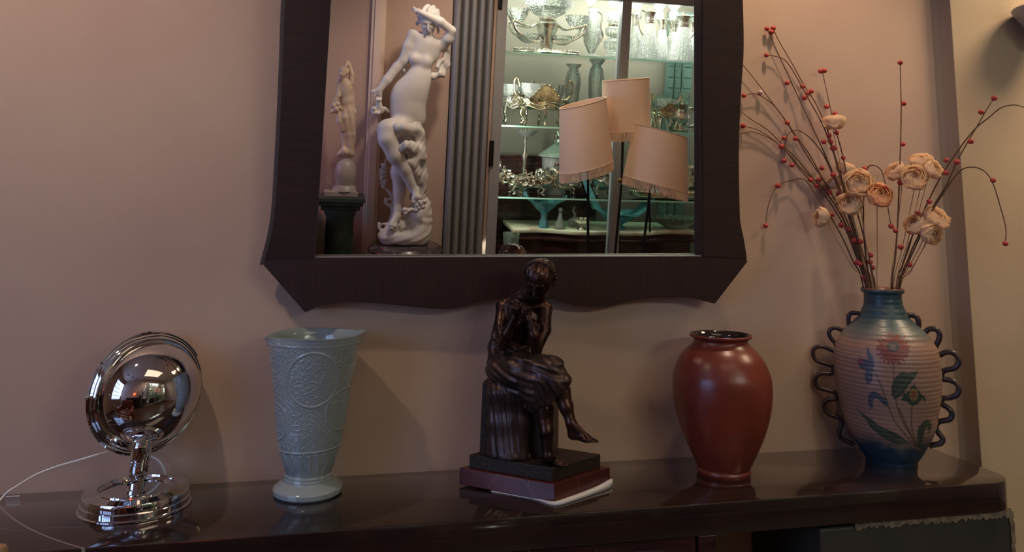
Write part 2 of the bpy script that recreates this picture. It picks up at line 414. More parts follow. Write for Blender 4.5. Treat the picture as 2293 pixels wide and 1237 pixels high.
        me.polygons.add(len(Q)); me.polygons.foreach_set('loop_start', np.arange(0, len(Q)*4, 4, dtype=np.int32))
        me.polygons.foreach_set('use_smooth', np.ones(len(Q), bool))
        me.update(calc_edges=True); me.validate()
        return link(name, me, mt, parent)

def unit(v): v = np.asarray(v, float); return v/(np.linalg.norm(v)+1e-12)
def frame3(fwd, up):
    f = unit(fwd); r = unit(np.cross(f, up)); return f, r, np.cross(r, f)
def clay_head(cl, c, fwd, up, R, eyes=True):
    """face side of a head of half-height R centred at c"""
    f, r, u = frame3(fwd, up); c = np.asarray(c, float)
    P = lambda a, b, d: c+R*(a*r+b*u+d*f)
    A = [r, f, u]
    cl.ell(P(0, .18, -.10), (R*.74, R*.88, R*.80), A, k=R*.1)      # skull
    cl.ell(P(0, -.30, .22), (R*.55, R*.56, R*.62), A, k=R*.25)     # face
    cl.ell(P(0, -.80, .42), (R*.26, R*.22, R*.18), A, k=R*.22)     # chin
    for sx in (-1, 1):
        cl.ell(P(sx*.30, -.28, .56), (R*.20, R*.16, R*.16), A, k=R*.15)   # cheek
        cl.ell(P(sx*.28, .03, .80), (R*.17, R*.13, R*.10), A, k=R*.12, sub=True)
        cl.ell(P(sx*.28, .01, .66), (R*.13, R*.09, R*.08), A, k=R*.03)   # lids
        cl.cone(P(sx*.14, .17, .78), P(sx*.42, .15, .66), R*.05, R*.04, k=R*.10)   # brow
        cl.ell(P(sx*.74, -.10, -.06), (R*.07, R*.15, R*.24), A, k=R*.05)  # ear
    cl.cone(P(0, .08, .78), P(0, -.30, .98), R*.07, R*.11, k=R*.08)     # nose
    cl.cone(P(-.16, -.50, .78), P(.16, -.50, .78), R*.06, R*.06, k=R*.06)   # upper lip
    cl.cone(P(-.12, -.60, .76), P(.12, -.60, .76), R*.07, R*.07, k=R*.06)   # lower lip
    return P
def clay_hand(cl, wrist, palm_dir, side, nrm, L, curl=.6, k=.004):
    """five fingered hand; L length of the hand, side points to the thumb, fingers curl to nrm"""
    d = unit(palm_dir); s_ = unit(side); n = unit(nrm); w = np.asarray(wrist, float)
    pc = w+d*L*.25
    cl.cone(w, pc, L*.13, L*.19, k)
    A = [d, s_, n]
    cl.ell(w+d*L*.30, (L*.28, L*.22, L*.12), A, k=k)
    ln = [.40, .46, .43, .34]
    for i in range(4):
        o = (1.5-i)*L*.115
        p0 = w+d*L*.48+s_*o; a = curl*.5
        p1 = p0+(d*math.cos(a)+n*math.sin(a))*L*ln[i]*.45
        a = curl*1.4; p2 = p1+(d*math.cos(a)+n*math.sin(a))*L*ln[i]*.32
        a = curl*2.0; p3 = p2+(d*math.cos(a)+n*math.sin(a))*L*ln[i]*.25
        cl.chain([p0, p1, p2, p3], [L*.066, L*.058, L*.052, L*.042], k*.5)
    p0 = w+d*L*.15+s_*L*.14; p1 = p0+unit(d+s_*.9+n*.4)*L*.22; p2 = p1+unit(d+s_*.2+n*.6)*L*.2
    cl.chain([p0, p1, p2], [L*.085, L*.065, L*.05], k)
def clay_foot(cl, ankle, heel, toe, up, R, k=.006):
    """foot from heel to toe with five toes"""
    ankle, heel, toe = [np.asarray(q, float) for q in (ankle, heel, toe)]
    d = unit(toe-heel); L = np.linalg.norm(toe-heel); r = unit(np.cross(d, up)); u = np.cross(r, d)
    cl.cone(heel+d*L*.1, ankle, R*.95, R*.9, k)
    cl.cone(ankle, heel+d*L*.62+u*R*.1, R*.85, R*.62, k)
    cl.cone(heel+d*L*.1, heel+d*L*.6, R*.8, R*.75, k)
    A = [d, r, u]
    cl.ell(heel+d*L*.66, (L*.22, R*1.15, R*.55), A, k=k)
    for i in range(5):
        b = heel+d*L*(.80-.02*abs(i-1))+r*(i-2)*R*.46-u*R*.1
        cl.cone(b, b+d*L*(.20-.025*i)-u*R*.12, R*.30-R*.03*i, R*.24-R*.02*i, k*.25)

# ------------------------------------------------------------------ the room
YB = -3.2                                        # far wall, seen only in the wall mirror
RB = lambda x, y, yy=YB: refl_y(x, y, yy)
XL, XR, ZC = -2.6, 4.0, 3.1
XS = 2.0                                         # where the wall steps forward on the right
YS = WALL-.06
def wallmesh(name, boxes, m):
    b = MB()
    for lo, hi in boxes: b.box(lo, hi)
    return struct(b.build(name, m, smooth=False))
wallmesh('wall_front', [((XL, WALL, 0), (XS+.02, WALL+.12, ZC))], M['wall'])
# forward step of the wall with a softly rounded inner corner
bm_ = MB(); bz = np.array([0, 2.2, ZC])
prof = [(XS+.010, WALL+.02), (XS+.010, YS+.001), (XS+.012, YS), (XR, YS), (XR, WALL+.12), (XS+.010, WALL+.12)]
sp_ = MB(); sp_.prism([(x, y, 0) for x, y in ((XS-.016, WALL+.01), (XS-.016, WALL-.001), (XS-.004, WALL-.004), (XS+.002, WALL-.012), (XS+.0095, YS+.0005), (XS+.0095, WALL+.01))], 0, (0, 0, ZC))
struct(sp_.build('wall_return_shaded', M['strip'], smooth=True, angle=60))  # return face of the step; its shade is put into the darker colour
bm_.prism([(x, y, 0) for x, y in prof], 0, (0, 0, ZC))
struct(bm_.build('wall_front_step', M['wall_r'], smooth=False))
wallmesh('floor', [((XL-.1, -4.2, -.1), (XR+.1, WALL+.12, 0))], M['floor'])
wallmesh('ceiling', [((XL-.1, -4.2, ZC), (XR+.1, WALL+.12, ZC+.1))], M['ceiling'])
wallmesh('wall_right', [((XR, YB-.9, 0), (XR+.1, WALL+.12, ZC))], M['wall'])
# left wall with a big daylight window
wy0, wy1, wz0, wz1 = -3.05, -1.25, .85, 2.6
wallmesh('wall_left', [((XL-.12, YB-.9, 0), (XL, wy0, ZC)), ((XL-.12, wy1, 0), (XL, WALL+.12, ZC)),
                       ((XL-.12, wy0, 0), (XL, wy1, wz0)), ((XL-.12, wy0, wz1), (XL, wy1, ZC))], M['wall'])
wf = MB()
for k in range(6):
    y = wy0+(wy1-wy0)*k/5; wf.box((XL-.08, y-.02, wz0), (XL-.03, y+.02, wz1))
for k in range(6):
    z = wz0+(wz1-wz0)*k/5; wf.box((XL-.08, wy0, z-.02), (XL-.03, wy1, z+.02))
struct(wf.build('window_1', M['trim'], smooth=False))
# far wall: plaster up to the folded shutter, then the lit showcase
SX0 = float(RB(1106, 300)[0])-.02; SX1 = XR
SZ1 = float(RB(1400, 4)[2]); SZ0 = .12
wallmesh('wall_back', [((XL, YB-.1, 0), (SX0, YB, ZC)), ((SX0, YB-.1, SZ1+.05), (SX1, YB, ZC)), ((SX0, YB-.1, 0), (SX1, YB, SZ0))], M['wall'])
# upright trim on the far wall
ta, tb = RB(831, 60)[0], RB(863, 60)[0]
t = MB(); t.box((ta, YB, 0), (tb, YB+.035, ZC)); t.box((ta+.02, YB+.035, 0), (tb-.02, YB+.05, ZC))
struct(t.build('trim_1', M['trim'], smooth=False, bevel=.004))
bb = MB(); bb.box((XL, YB, 0), (SX0, YB+.02, .14)); struct(bb.build('baseboard_back', M['trim'], smooth=False))
# showcase interior shell
DEP = -4.05
wallmesh('wall_showcase', [((SX0-.06, DEP-.05, 0), (SX1, DEP, ZC)), ((SX0-.06, DEP, 0), (SX0-.01, YB-.1, ZC)), ((SX0, DEP, 0), (SX1, YB-.1, SZ0)),
                           ((SX0, DEP, SZ1+.12), (SX1, YB-.1, SZ1+.16))], M['case_wall'])

# ---- folded metal shutter beside the showcase
sh0, sh1 = float(RB(1003, 300, YB+.03)[0]), float(RB(1092, 300, YB+.03)[0])
g = thing('folding_shutter', 'grey metal folding shutter stacked in upright pleats left of the lit showcase', 'shutter', (sh0, YB+.01, 0))
nR = 5; wR = (sh1-sh0)/nR
for i in range(nR):
    P = []
    for a in np.linspace(0, math.pi, 9): P.append((i*wR+wR*.5-wR*.42*math.cos(a), .012+.05*math.sin(a)**.8, .12))
    P = [(i*wR+wR*.02, 0, .12)]+P+[(i*wR+wR*.98, 0, .12)]
    b = MB(); b.prism(P, 0, (0, 0, 2.85)); b.build('pleat', M['grey_metal'], g, angle=30)
b = MB(); b.box((-.004, -.005, .0), (sh1-sh0+.004, .0, 3.05)); b.build('backing', M['iron'], g, smooth=False)
# ---- showcase
st0, st1 = float(RB(1098, 300)[0]), float(RB(1120, 300)[0])
px_ = float(RB(1388, 240)[0])
sc = thing('display_case', 'grey metal framed glass display case with lit shelves of silver and crystal', 'display case', (st0, YB, 0))
def cbox(name, x0, x1, y0, y1, z0, z1, m, par=None, bev=.004):
    b = MB(); b.box((x0-st0, y0-YB, z0), (x1-st0, y1-YB, z1)); return b.build(name, m, par or sc, smooth=False, bevel=bev)
cbox('stile', st0, st1, YB-.06, YB+.03, SZ0, SZ1+.06, M['frame_metal'])
cbox('stile', px_-.035, px_+.035, YB-.06, YB+.03, SZ0, SZ1, M['frame_metal'])
cbox('stile', XR-.08, XR-.005, YB-.06, YB+.03, SZ0, SZ1, M['frame_metal'])
cbox('top_rail', st0, XR-.005, YB-.06, YB+.03, SZ1, SZ1+.075, M['frame_metal'])
cbox('bottom_rail', st0, XR-.005, YB-.06, YB+.03, SZ0-.06, SZ0, M['frame_metal'])
hz = float(RB(1113, 340)[2])
latch = cbox('latch', st0-.012, st0+.02, YB+.03, YB+.045, hz-.10, hz+.08, M['iron'])
hz = float(RB(1113, 10)[2]); cbox('hinge', st0+.0, st0+.03, YB+.03, YB+.04, hz-.04, hz+.04, M['iron'])
cbox('pane', st1, px_-.035, YB-.018, YB-.014, SZ0, SZ1, M['glass'], bev=0)
cbox('pane', px_+.035, XR-.08, YB-.018, YB-.014, SZ0, SZ1, M['glass'], bev=0)
# glass shelves, each cut to a gentle bow
SH = {}
def shelf(py_l, px_l, py_r, px_r, yf, yb, x0, x1, bow=.0):
    z = (float(refl_y(px_l, py_l, yf)[2])+float(refl_y(px_r, py_r, yf)[2]))/2
    n = 24; xs = np.linspace(x0, x1, n)
    P = [(x-st0, yf-YB+bow*math.sin(math.pi*(x-x0)/(x1-x0)), z-.012) for x in xs]+[(x-st0, yb-YB, z-.012) for x in xs[::-1]]
    b = MB(); b.prism(P, 0, (0, 0, .012)); o = b.build('glass_shelf', M['shelf_glass'], sc, smooth=False)
    E = P[:n]; b = MB(); b.grid(np.array([[(x, y+q, z_+r) for x, y, z_ in E] for q, r in ((0, 0), (.0035, 0), (.0035, .012), (0, .012), (0, 0))])); b.build('shelf_edge', M['shelf_edge'], o, smooth=False)
    return z
XI = SX0+.005
Z1 = shelf(123, 1132, 134, 1570, -3.36, -3.80, XI, XR-.01, .04)
Z2 = shelf(288, 1112, 290, 1570, -3.36, -3.80, XI, XR-.01)
Z3 = shelf(452, 1107, 438, 1570, -3.42, -3.80, XI, XR-.01, .05)
# teal shutter leaves inside, right-hand end, and pale panel with a picture frame
for (a, b_) in ((1490, 1506), (1508, 1522), (1524, 1546)):
    x0, x1 = float(refl_y(a, 220, DEP+.06)[0]), min(float(refl_y(b_, 220, DEP+.06)[0]), XR-.01)
    b = MB(); b.box((x0, DEP+.012, SZ0+.001), (x1, DEP+.055, SZ1+.05))
    for k in range(26):
        z = .2+k*.09; b.box((x0+.012, DEP+.055, z), (x1-.012, DEP+.062, z+.06))
    o = b.build('shutter_leaf', M['teal'], smooth=False)
    tag(o, 'teal louvred shutter leaf at the back of the showcase, '+{1490: 'left', 1508: 'middle', 1524: 'right'}[a]+' one of three', 'shutter', 'teal shutter leaves at the back of the showcase')
# recessed lamps in the showcase head
LB = MB()
for i, (lx, ly) in enumerate(((1150, -3.6), (1210, -3.62), (1322, -3.6), (1372, -3.66), (1425, -3.7), (1475, -3.62), (1508, -3.62), (1566, -3.6))):
    p = refl_y(lx, 22 if i > 4 else 14, ly)
    zz = SZ1+.10
    if i in (5, 6): zz = float(p[2])+.02
    o = thing('showcase_lamp', ['round white lamp shining over the silver centrepiece', 'white lamp above the glass bowls of the centrepiece', 'white square lamp over the tall jug', 'white lamp above the stacked cut glass vase', 'white lamp nearest the door post on its right', 'left of two round white lamps above the claret jugs', 'right of two round white lamps above the claret jugs', 'white lamp at the right edge of the mirror'][i], 'lamp', (p[0], ly, zz), 'lamps in the showcase head')
    b = MB(); b.lathe([(.045, .0), (.045, .02), (.034, .02), (.034, .0)], 24); b.build('ring', M['frame_metal'], o)
    b = MB(); b.ball((0, 0, -.004), .034, 16, (1, 1, .7)); b.build('bulb', M['bulb'], o)
    l = bpy.data.lights.new('showcase_light', 'POINT'); l.energy = 8; l.color = COOL; l.shadow_soft_size = .035
    lo = bpy.data.objects.new('showcase_light', l); COL.objects.link(lo); lo.location = (p[0], ly, zz-.06)
area('case_head_fill', (2.05, -3.40, SZ1+.08), (2.05, -3.75, 0), 2.2, .05, 30, COOL)  # unseen strip added behind the top rail to brighten the shelves
for xx_, tx in ((st0+.03, .5), (XR-.05, -.6)):
    area('case_side_fill', (xx_, YB-.066, 1.25), (xx_+tx, -3.75, 1.1), .016, 1.6, 15, COOL)  # hidden strips added behind the end stiles to light the lower case
# ---- ceiling lamps of the shop
for i, (x, y) in enumerate(((-1.7, -1.9), (-1.2, -2.5), (-.7, -2.9), (1.38, -.42), (2.7, -.55))):
    o = thing('ceiling_lamp', 'round recessed ceiling lamp '+['nearest the daylight window', 'between the window and the far wall', 'close to the far wall', 'over the right end of the wall mirror', 'over the forward step of the wall'][i], 'lamp', (x, y, ZC), 'ceiling lamps out of view')
    b = MB(); b.lathe([(.12, -.02), (.12, 0), (.10, 0), (.10, -.02)], 32); b.build('ring', M['trim'], o)
    b = MB(); b.lathe([(0, -.012), (.098, -.012), (.098, -.004), (0, -.004)], 32, cap=False); b.build('diffuser', M['bulb_warm'], o)

# ------------------------------------------------------------------ wall mirror
TH = .034                                        # frame board thickness
def omp(pts, off=0.0): return [tuple(on_mirror(x, y, off)) for x, y in pts]
inL = lambda y: 740-35*y/577.0
TOPY = -330
wm = thing('wall_mirror', 'large wall mirror in a dark rosewood frame with wavy bottom edge', 'mirror', on_mirror(1139, 690, TH))
wmo = np.array(wm.location)
def sub(pts): return [tuple(np.array(p)-wmo) for p in pts]
left = [(690, -330), (664, -260), (650, -160), (642, -70), (638, 0), (635.5, 70), (633, 145), (628, 262), (622, 378), (616.5, 465), (608, 524), (590, 594)]
right = [(1674, 586), (1667, 539), (1659, 500), (1657, 467), (1655, 357), (1657, 275), (1661, 192), (1666, 110), (1664, 0), (1659, -90), (1650, -180), (1632, -260), (1600, -330)]
bot = [(683, 700), (706, 690), (740, 681), (775, 677), (815, 678), (860, 681), (919, 687), (965, 691.5), (1000, 692.5), (1030, 689), (1062, 681), (1092, 672), (1130, 667), (1165, 665.5), (1200, 666.5), (1237, 671), (1271, 680), (1310, 686), (1349, 686.5), (1388, 680), (1420, 672), (1450, 667.5), (1483, 666), (1535, 666.5), (1561, 670), (1601, 681)]
ln = spline(np.array(left), 5); rn = spline(np.array(right), 5)
bn = np.concatenate([[bot[0]], spline(np.array(bot[1:-1]), 4), [bot[-1]]])
nv = MN*-1                                       # into the wall
back = tuple(-MN*TH)
iBL, iBR = (705, 577), (1573, 573.5); iTL, iTR = (inL(-330)+2, -330), (1571, -330)
fr = lambda P: sub(omp([tuple(q) for q in P], TH))
poly_object('side_board', fr(list(ln[:-1])+[(593, 582), (iBL[0], 579), iTL]), back, M['veneer_h'], wm, .002)
poly_object('side_board', fr([iTR, (iBR[0], 575.5), (1673, 581)]+list(rn[1:])), back, M['veneer_h'], wm, .002)
poly_object('bottom_board', fr([(593, 582.4), (590, 594)]+list(bn)+[(1674, 586.5), (1673, 581.4), (1573, 576), (1572.5, 574.5), (705.5, 577.6), (705, 579.4)]), back, M['veneer_v'], wm, .002)
tp = [(690, -331), (900, -352), (1145, -372), (1390, -352), (1600, -331)]
poly_object('top_board', fr([(690, -331)]+list(spline(np.array([(690, -331), (830, -430), (1000, -470), (1145, -480), (1290, -470), (1460, -430), (1600, -331)]), 5))[1:]), back, M['veneer_v'], wm, .002)
# worn outer edge of the frame, showing along the left side
lb_ = [(x-9, y) for x, y in ln]
poly_object('frame_edge', sub(omp([tuple(q) for q in lb_], TH*.55)+omp([(x+14, y-2) for x, y in ln[::-1]], TH*.55)), tuple(-MN*TH*.5), M['edge_band'], wm, .001)
# silvered plate, let into the frame, with a thin bevelled light edge
gq = [(698, 583), (1580, 580), (1580, -340), (700+60, -340)]
poly_object('mirror_glass', sub(omp(gq, 0.006)), tuple(MN*-.005), M['mirror'], wm)
M['edge'] = mat('bright_mirror_bevel', (.62, .60, .56), .25, .6)
def strip(a, b, w, off):
    A = np.array(on_mirror(*a, off)); B = np.array(on_mirror(*b, off)); d = unit(B-A); s_ = np.cross(d, MN)
    mb = MB(); mb.prism([A-s_*w, A+s_*w, B+s_*w, B-s_*w], 0, MN*.004); v = mb
    return v.build('bevel_edge', M['edge'], wm, smooth=False, xf=lambda q: q-wmo)
strip((705, 576), (1573, 572.5), .0012, TH-.010)

# ------------------------------------------------------------------ console table
TT = .074
X0, X1 = -.80, 1.838; YF, YBK = -.328, WALL-.006
tb = thing('console_table', 'long dark polished wood console table with rounded corners along the wall', 'table', (.5, -.13, 0))
to = np.array([.5, -.13, 0])
def arc(cx, cy, r, a0, a1, n=12): return [(cx+r*math.cos(a), cy+r*math.sin(a)) for a in np.linspace(math.radians(a0), math.radians(a1), n)]
rc = .075
outl = [(X1, YBK)]+[(x, y) for x, y in arc(X1-rc, YF+rc+.008, rc, 0, -86)]+[(1.2, YF+.004), (.7, YF), (-.25, YF-.006)]+arc(-.56, YF+.24, .245, -92, -178, 16)+[(X0-.008, YBK)]
b = MB(); b.prism([(x-to[0], y-to[1], ZT-TT) for x, y in outl], 0, (0, 0, TT))
M['top'] = mat('dark_polished_tabletop', (.018, .010, .009), .12, coat=.9, coat_rough=.06, noise=(5, (.028, .014, .011), .4, .7, (1, 14, 1)))
# thin pale inlay line curving across the left end
pa, pb_, pc_ = [on_table(*q)[:2]-to[:2] for q in ((0, 1133), (95, 1198), (185, 1228))]
def circ(a, b, c):
    A = np.array([[b[0]-a[0], b[1]-a[1]], [c[0]-a[0], c[1]-a[1]]])*2
    r = np.array([b@b-a@a, c@c-a@a]); m = np.linalg.solve(A, r); return m, np.linalg.norm(a-m)
cm, cr_ = circ(pa, pb_, pc_)
nt = M['top'].node_tree; N = nt.nodes; L = nt.links; bs = N['Principled BSDF']
tcn = N.new('ShaderNodeTexCoord'); vs = N.new('ShaderNodeVectorMath'); vs.operation = 'MULTIPLY'; vs.inputs[1].default_value = (1, 1, 0)
L.new(tcn.outputs['Object'], vs.inputs[0])
vd = N.new('ShaderNodeVectorMath'); vd.operation = 'DISTANCE'; vd.inputs[1].default_value = (cm[0], cm[1], 0); L.new(vs.outputs[0], vd.inputs[0])
s1 = N.new('ShaderNodeMath'); s1.operation = 'SUBTRACT'; s1.inputs[1].default_value = cr_; L.new(vd.outputs['Value'], s1.inputs[0])
s2 = N.new('ShaderNodeMath'); s2.operation = 'ABSOLUTE'; L.new(s1.outputs[0], s2.inputs[0])
s3 = N.new('ShaderNodeMath'); s3.operation = 'LESS_THAN'; s3.inputs[1].default_value = .0022; L.new(s2.outputs[0], s3.inputs[0])
sx = N.new('ShaderNodeSeparateXYZ'); L.new(tcn.outputs['Object'], sx.inputs[0])
s4 = N.new('ShaderNodeMath'); s4.operation = 'LESS_THAN'; s4.inputs[1].default_value = -.9; L.new(sx.outputs[0], s4.inputs[0])
s5 = N.new('ShaderNodeMath'); s5.operation = 'MULTIPLY'; L.new(s3.outputs[0], s5.inputs[0]); L.new(s4.outputs[0], s5.inputs[1])
old = bs.inputs['Base Color'].links[0].from_socket
mx = N.new('ShaderNodeMix'); mx.data_type = 'RGBA'; mx.inputs[7].default_value = (.20, .17, .15, 1)
L.new(old, mx.inputs[6]); L.new(s5.outputs[0], mx.inputs[0]); L.new(mx.outputs[2], bs.inputs['Base Color'])
b.build('tabletop', M['top'], tb, bevel=.003, angle=25)
xa = float(on_y(1606, 1194, YF+.01)[0])
b = MB(); b.box((-.62-to[0], -.315-to[1], .05), (xa-.055-to[0], YBK-to[1], ZT-TT)); b.build('cabinet_body', M['dark_wood'], tb, smooth=False, bevel=.004)
b = MB(); b.box((xa-.05-to[0], -.318-to[1], 0), (xa-to[0], YBK-to[1], ZT-TT)); b.build('side_panel', M['dark_wood'], tb, smooth=False, bevel=.004)
for k in range(3):
    x0 = -.6+k*.48; b = MB(); b.box((x0-to[0], -.325-to[1], .08), (x0+.45-to[0], -.313-to[1], ZT-TT-.03)); b.build('door', M['dark_wood'], tb, smooth=False, bevel=.004)
b = MB(); b.box((-.6-to[0], -.29-to[1], 0), (xa-.06-to[0], YBK-.02-to[1], .05)); b.build('plinth', M['iron'], tb, smooth=False)
xb, xc = float(on_y(1836, 1180, -.30)[0]), float(on_y(2268, 1180, -.30)[0])
# rough right-hand support with chipped pale top edge
bm = MB(); nx, nz = 60, 40; rnd = random.Random(5)
bm.box((xb-to[0], -.300-to[1], 0), (xc-to[0], YBK-to[1], ZT-TT-.016)); bm.build('support_block', M['stone_dark'], tb, smooth=False, bevel=.006)
pts = [(x, -.302+rnd.uniform(-.002, .002), ZT-TT-rnd.uniform(.016, .026)) for x in np.linspace(xb+.1, xc-.004, 70)]
bm = MB(); V = np.array([[(x-to[0], y-to[1], ZT-TT-.0005) for x, y, z in pts], [(x-to[0], -.303-to[1], z) for x, y, z in pts], [(x-to[0], -.296-to[1], z) for x, y, z in pts], [(x-to[0], -.20-to[1], ZT-TT-.0005) for x, y, z in pts]])
bm.grid(V)
zz = np.linspace(.3, ZT-TT-.01, 50); jag = [rnd.uniform(-.004, .004) for _ in zz]
V = np.array([[(xc-.012+j*.8-to[0], -.3035-to[1], z) for z, j in zip(zz, jag)], [(xc+.002+j-to[0], -.303-to[1], z) for z, j in zip(zz, jag)], [(xc+.002+j-to[0], -.27-to[1], z) for z, j in zip(zz, jag)]])
bm.grid(V); bm.build('chipped_edge', M['chip'], tb, smooth=False)

# ------------------------------------------------------------------ wooden chair standing in front of the table's left end
cp = on_y(2, 1240, -.52); cx0 = float(cp[0])-.005
ch = thing('wooden_chair', 'light wooden chair post with a rounded top at the lower left corner', 'chair', (cx0-.2, -.40, 0))
zt_ = zat(cx0, -.52, 1221)
for sx_, sy_ in ((.2, -.12), (-.2, -.12)):
    b = MB(); r = .016
    b.lathe([(.014, 0), (r, .3), (r, .5), (r+.001, zt_-.02), (r, zt_-.008), (r*.75, zt_-.002), (0, zt_)], 24, (sx_, sy_, 0)); b.build('back_post', M['beige_wood'], ch)
for sx_, sy_ in ((.2, -.5), (-.2, -.5)):
    b = MB(); b.lathe([(.013, 0), (.016, .44)], 20, (sx_, sy_, 0)); b.build('leg', M['beige_wood'], ch)
b = MB(); b.box((-.22, -.52, .44), (.22, -.10, .47)); b.build('seat', M['beige_wood'], ch, bevel=.008)
for z in (.58, .70): 
    b = MB(); b.box((-.19, -.128, z), (.19, -.112, z+.05)); b.build('back_rail', M['beige_wood'], ch, bevel=.005)

# ------------------------------------------------------------------ things on the console table
def base_at(px, py): return on_table(px, py)
def cosv(b): return float((np.array([b[0]-CAM[0], b[1]-CAM[1]])@np.array([math.sin(PSI), math.cos(PSI)]))/hdist(b))
def prof_from(base, rows):                       # rows: (pixel y, half width in pixels) -> (radius, z above table)
    out = []
    for py, hw in rows:
        z = zat(base[0], base[1], py); w = depth((base[0], base[1], z)); out.append((hw*w/FPX*cosv(base), z-ZT))
    return out
def refine(prof, n=6):
    P = spline(np.array(prof), n); return [(max(float(r), 0), float(z)) for r, z in P]
def toward(base):                                # unit vector from the thing towards the camera, horizontal
    return unit([CAM[0]-base[0], CAM[1]-base[1], 0])

# ---- round terracotta vase
B = base_at(1621, 1060)
Z7 = 3.093
rows = [(1100, 182), (1085, 190), (1072, 192), (1062, 188), (1050, 186), (1000, 210), (900, 256), (800, 296), (700, 325), (600, 343), (520, 348), (430, 343), (370, 325), (300, 292), (250, 252), (215, 212), (190, 192), (172, 190), (160, 205), (150, 217), (140, 219), (135, 214)]
pr = prof_from(B, [(720+y/Z7-4, w/Z7) for y, w in rows])
z0 = pr[0][1]; pr = [(r, z-z0) for r, z in pr]
pr = refine(pr, 5)
v = thing('terracotta_vase', 'rust red glazed round-bodied vase with a dark inside, second from right', 'vase', (B[0], B[1], ZT))
b = MB(); b.lathe([(0, .004)]+pr, 96, cap=False); b.build('body', M['clay'], v, angle=60)
ro, zo = pr[-1]
inner = [(ro-.001, zo), (ro-.006, zo-.003), (ro*.86, zo-.018), (ro*.84, zo-.03), (ro*.95, zo-.06), (ro*1.3, zo-.13), (ro*1.2, zo-.25), (ro*.6, zo-.33), (0, zo-.34)]
b = MB(); b.lathe(inner, 96, cap=False); b.build('glazed_inside', M['clay_in'], v, angle=60)

# ---- celadon relief vase
B = base_at(689, 1104); sc5 = 2.393
cam_dir = math.atan2(CAM[1]-B[1], CAM[0]-B[0])
rows = [(962, 168), (955, 184), (940, 187), (925, 186), (908, 165), (895, 140), (888, 132), (878, 131), (868, 128), (858, 129), (850, 124), (835, 128), (800, 142), (760, 154), (700, 169), (600, 185), (500, 196), (400, 208), (300, 222), (170, 241), (135, 247), (120, 249), (110, 252)]
pr = prof_from(B, [(720+y/sc5, w/sc5) for y, w in rows]); z0 = pr[0][1]-.001
pr = [(r, z-z0) for r, z in pr]
pz = np.array([z for r, z in pr]); prr = np.array([r for r, z in pr])
zs = np.concatenate([np.linspace(0, pz[10], 40), np.linspace(pz[10], pz[-1], 300)[1:]])
ro_ = np.array(spline(np.stack([prr, pz], 1), 8)); oo = np.argsort(ro_[:, 1]); rs = np.interp(zs, ro_[oo, 1], ro_[oo, 0])
na = 480; ang = np.arange(na)*2*math.pi/na
H = zs[-1]
u = (ang-cam_dir+math.pi) % (2*math.pi)-math.pi    # angle from the viewed side; + = viewer's right
AZ, UU = np.meshgrid(zs, u, indexing='ij'); RS = np.repeat(rs[:, None], na, 1)
yzoom = np.interp(AZ, [z for r, z in pr][::1], [y for y, w in rows])  # design height on the traced drawing
sz = np.sin(UU)*RS/(2.24/FPX*cosv(B))*sc5+318               # design across
front = np.abs(UU) < 1.45
relief = np.zeros_like(AZ)
def bump_line(d, w): return np.exp(-(d/w)**2)
def medallion(cx, cy, rx, ry):
    dx, dy = (sz-cx)/rx, (yzoom-cy)/ry; rr = np.hypot(dx, dy); th = np.arctan2(dy, dx)
    h = bump_line((rr-1)*rx, 5)*1.0
    wob = th+.35*np.sin(5*rr+2*np.sin(th*3))
    pp = np.cos(wob*8+5*np.sin(rr*9))*1.0; pet = bump_line(pp-.2-.5*np.sin(rr*14), .22)*(rr > .34)*(rr < .90)
    p2 = np.cos(wob*5-4*rr+1); pet2 = bump_line(p2-.1-.5*np.cos(rr*17), .22)*(rr > .05)*(rr < .46)
    return np.where(rr < 1.08, h+.8*pet+.8*pet2, 0)
per = 2*math.pi
relief = np.maximum(relief, medallion(318, 320, 118, 142))
relief = np.maximum(relief, medallion(478, 500, 92, 112))
relief = np.maximum(relief, medallion(150, 560, 60, 100)*.8)
sw = np.sin(sz*.055+3.0*np.sin(yzoom*.018))*np.cos(yzoom*.045+2.2*np.sin(sz*.02))
q1 = np.sin(sz*.10+2.2*np.sin(yzoom*.035+sz*.03))*np.sin(yzoom*.06+1.8*np.sin(sz*.045)); leaf = bump_line(q1-.35, .10)+.8*bump_line(q1+.45, .09)
outside = (relief < .02)*(yzoom > 140)*(yzoom < 690)
relief = relief+outside*leaf*.75
relief += bump_line(yzoom-708+(sz-300)*.05, 4)*1.0
relief += np.clip((np.abs(np.sin(sz*.085+.8*np.sin(yzoom*.03)))-.86)*9, 0, 1)*(yzoom > 722)*(yzoom < 815)*.9
relief += bump_line(yzoom-150, 4)*.5
back = ~front
R_ = RS+relief*.0019*(yzoom < 830)
ear = lambda a, c, w: np.exp(-((((a-c+math.pi) % (2*math.pi)-math.pi))/w)**2)
lipm = np.clip((AZ-(H-.035))/.035, 0, 1)**2
R_ = R_+lipm*(.012*ear(UU, math.pi/2, .16)+.010*ear(UU, -math.pi/2, .22)+.003*np.cos(4*UU))
Zr = AZ+lipm*(.007*ear(UU, math.pi/2, .22)-.006*ear(UU, -math.pi/2, .3)+.0012*np.cos(3*UU+1))
v = thing('celadon_vase', 'pale grey-green relief vase with flowers in medallions and a wavy lip', 'vase', (B[0], B[1], ZT))
lean = -.012/H                                      # tiny lean of the hand-made piece
V = np.stack([R_*np.cos(ang)[None]+lean*0, R_*np.sin(ang)[None], Zr], -1)
b = MB(); b.grid(V, True)
ra = R_[-1]; za = Zr[-1]
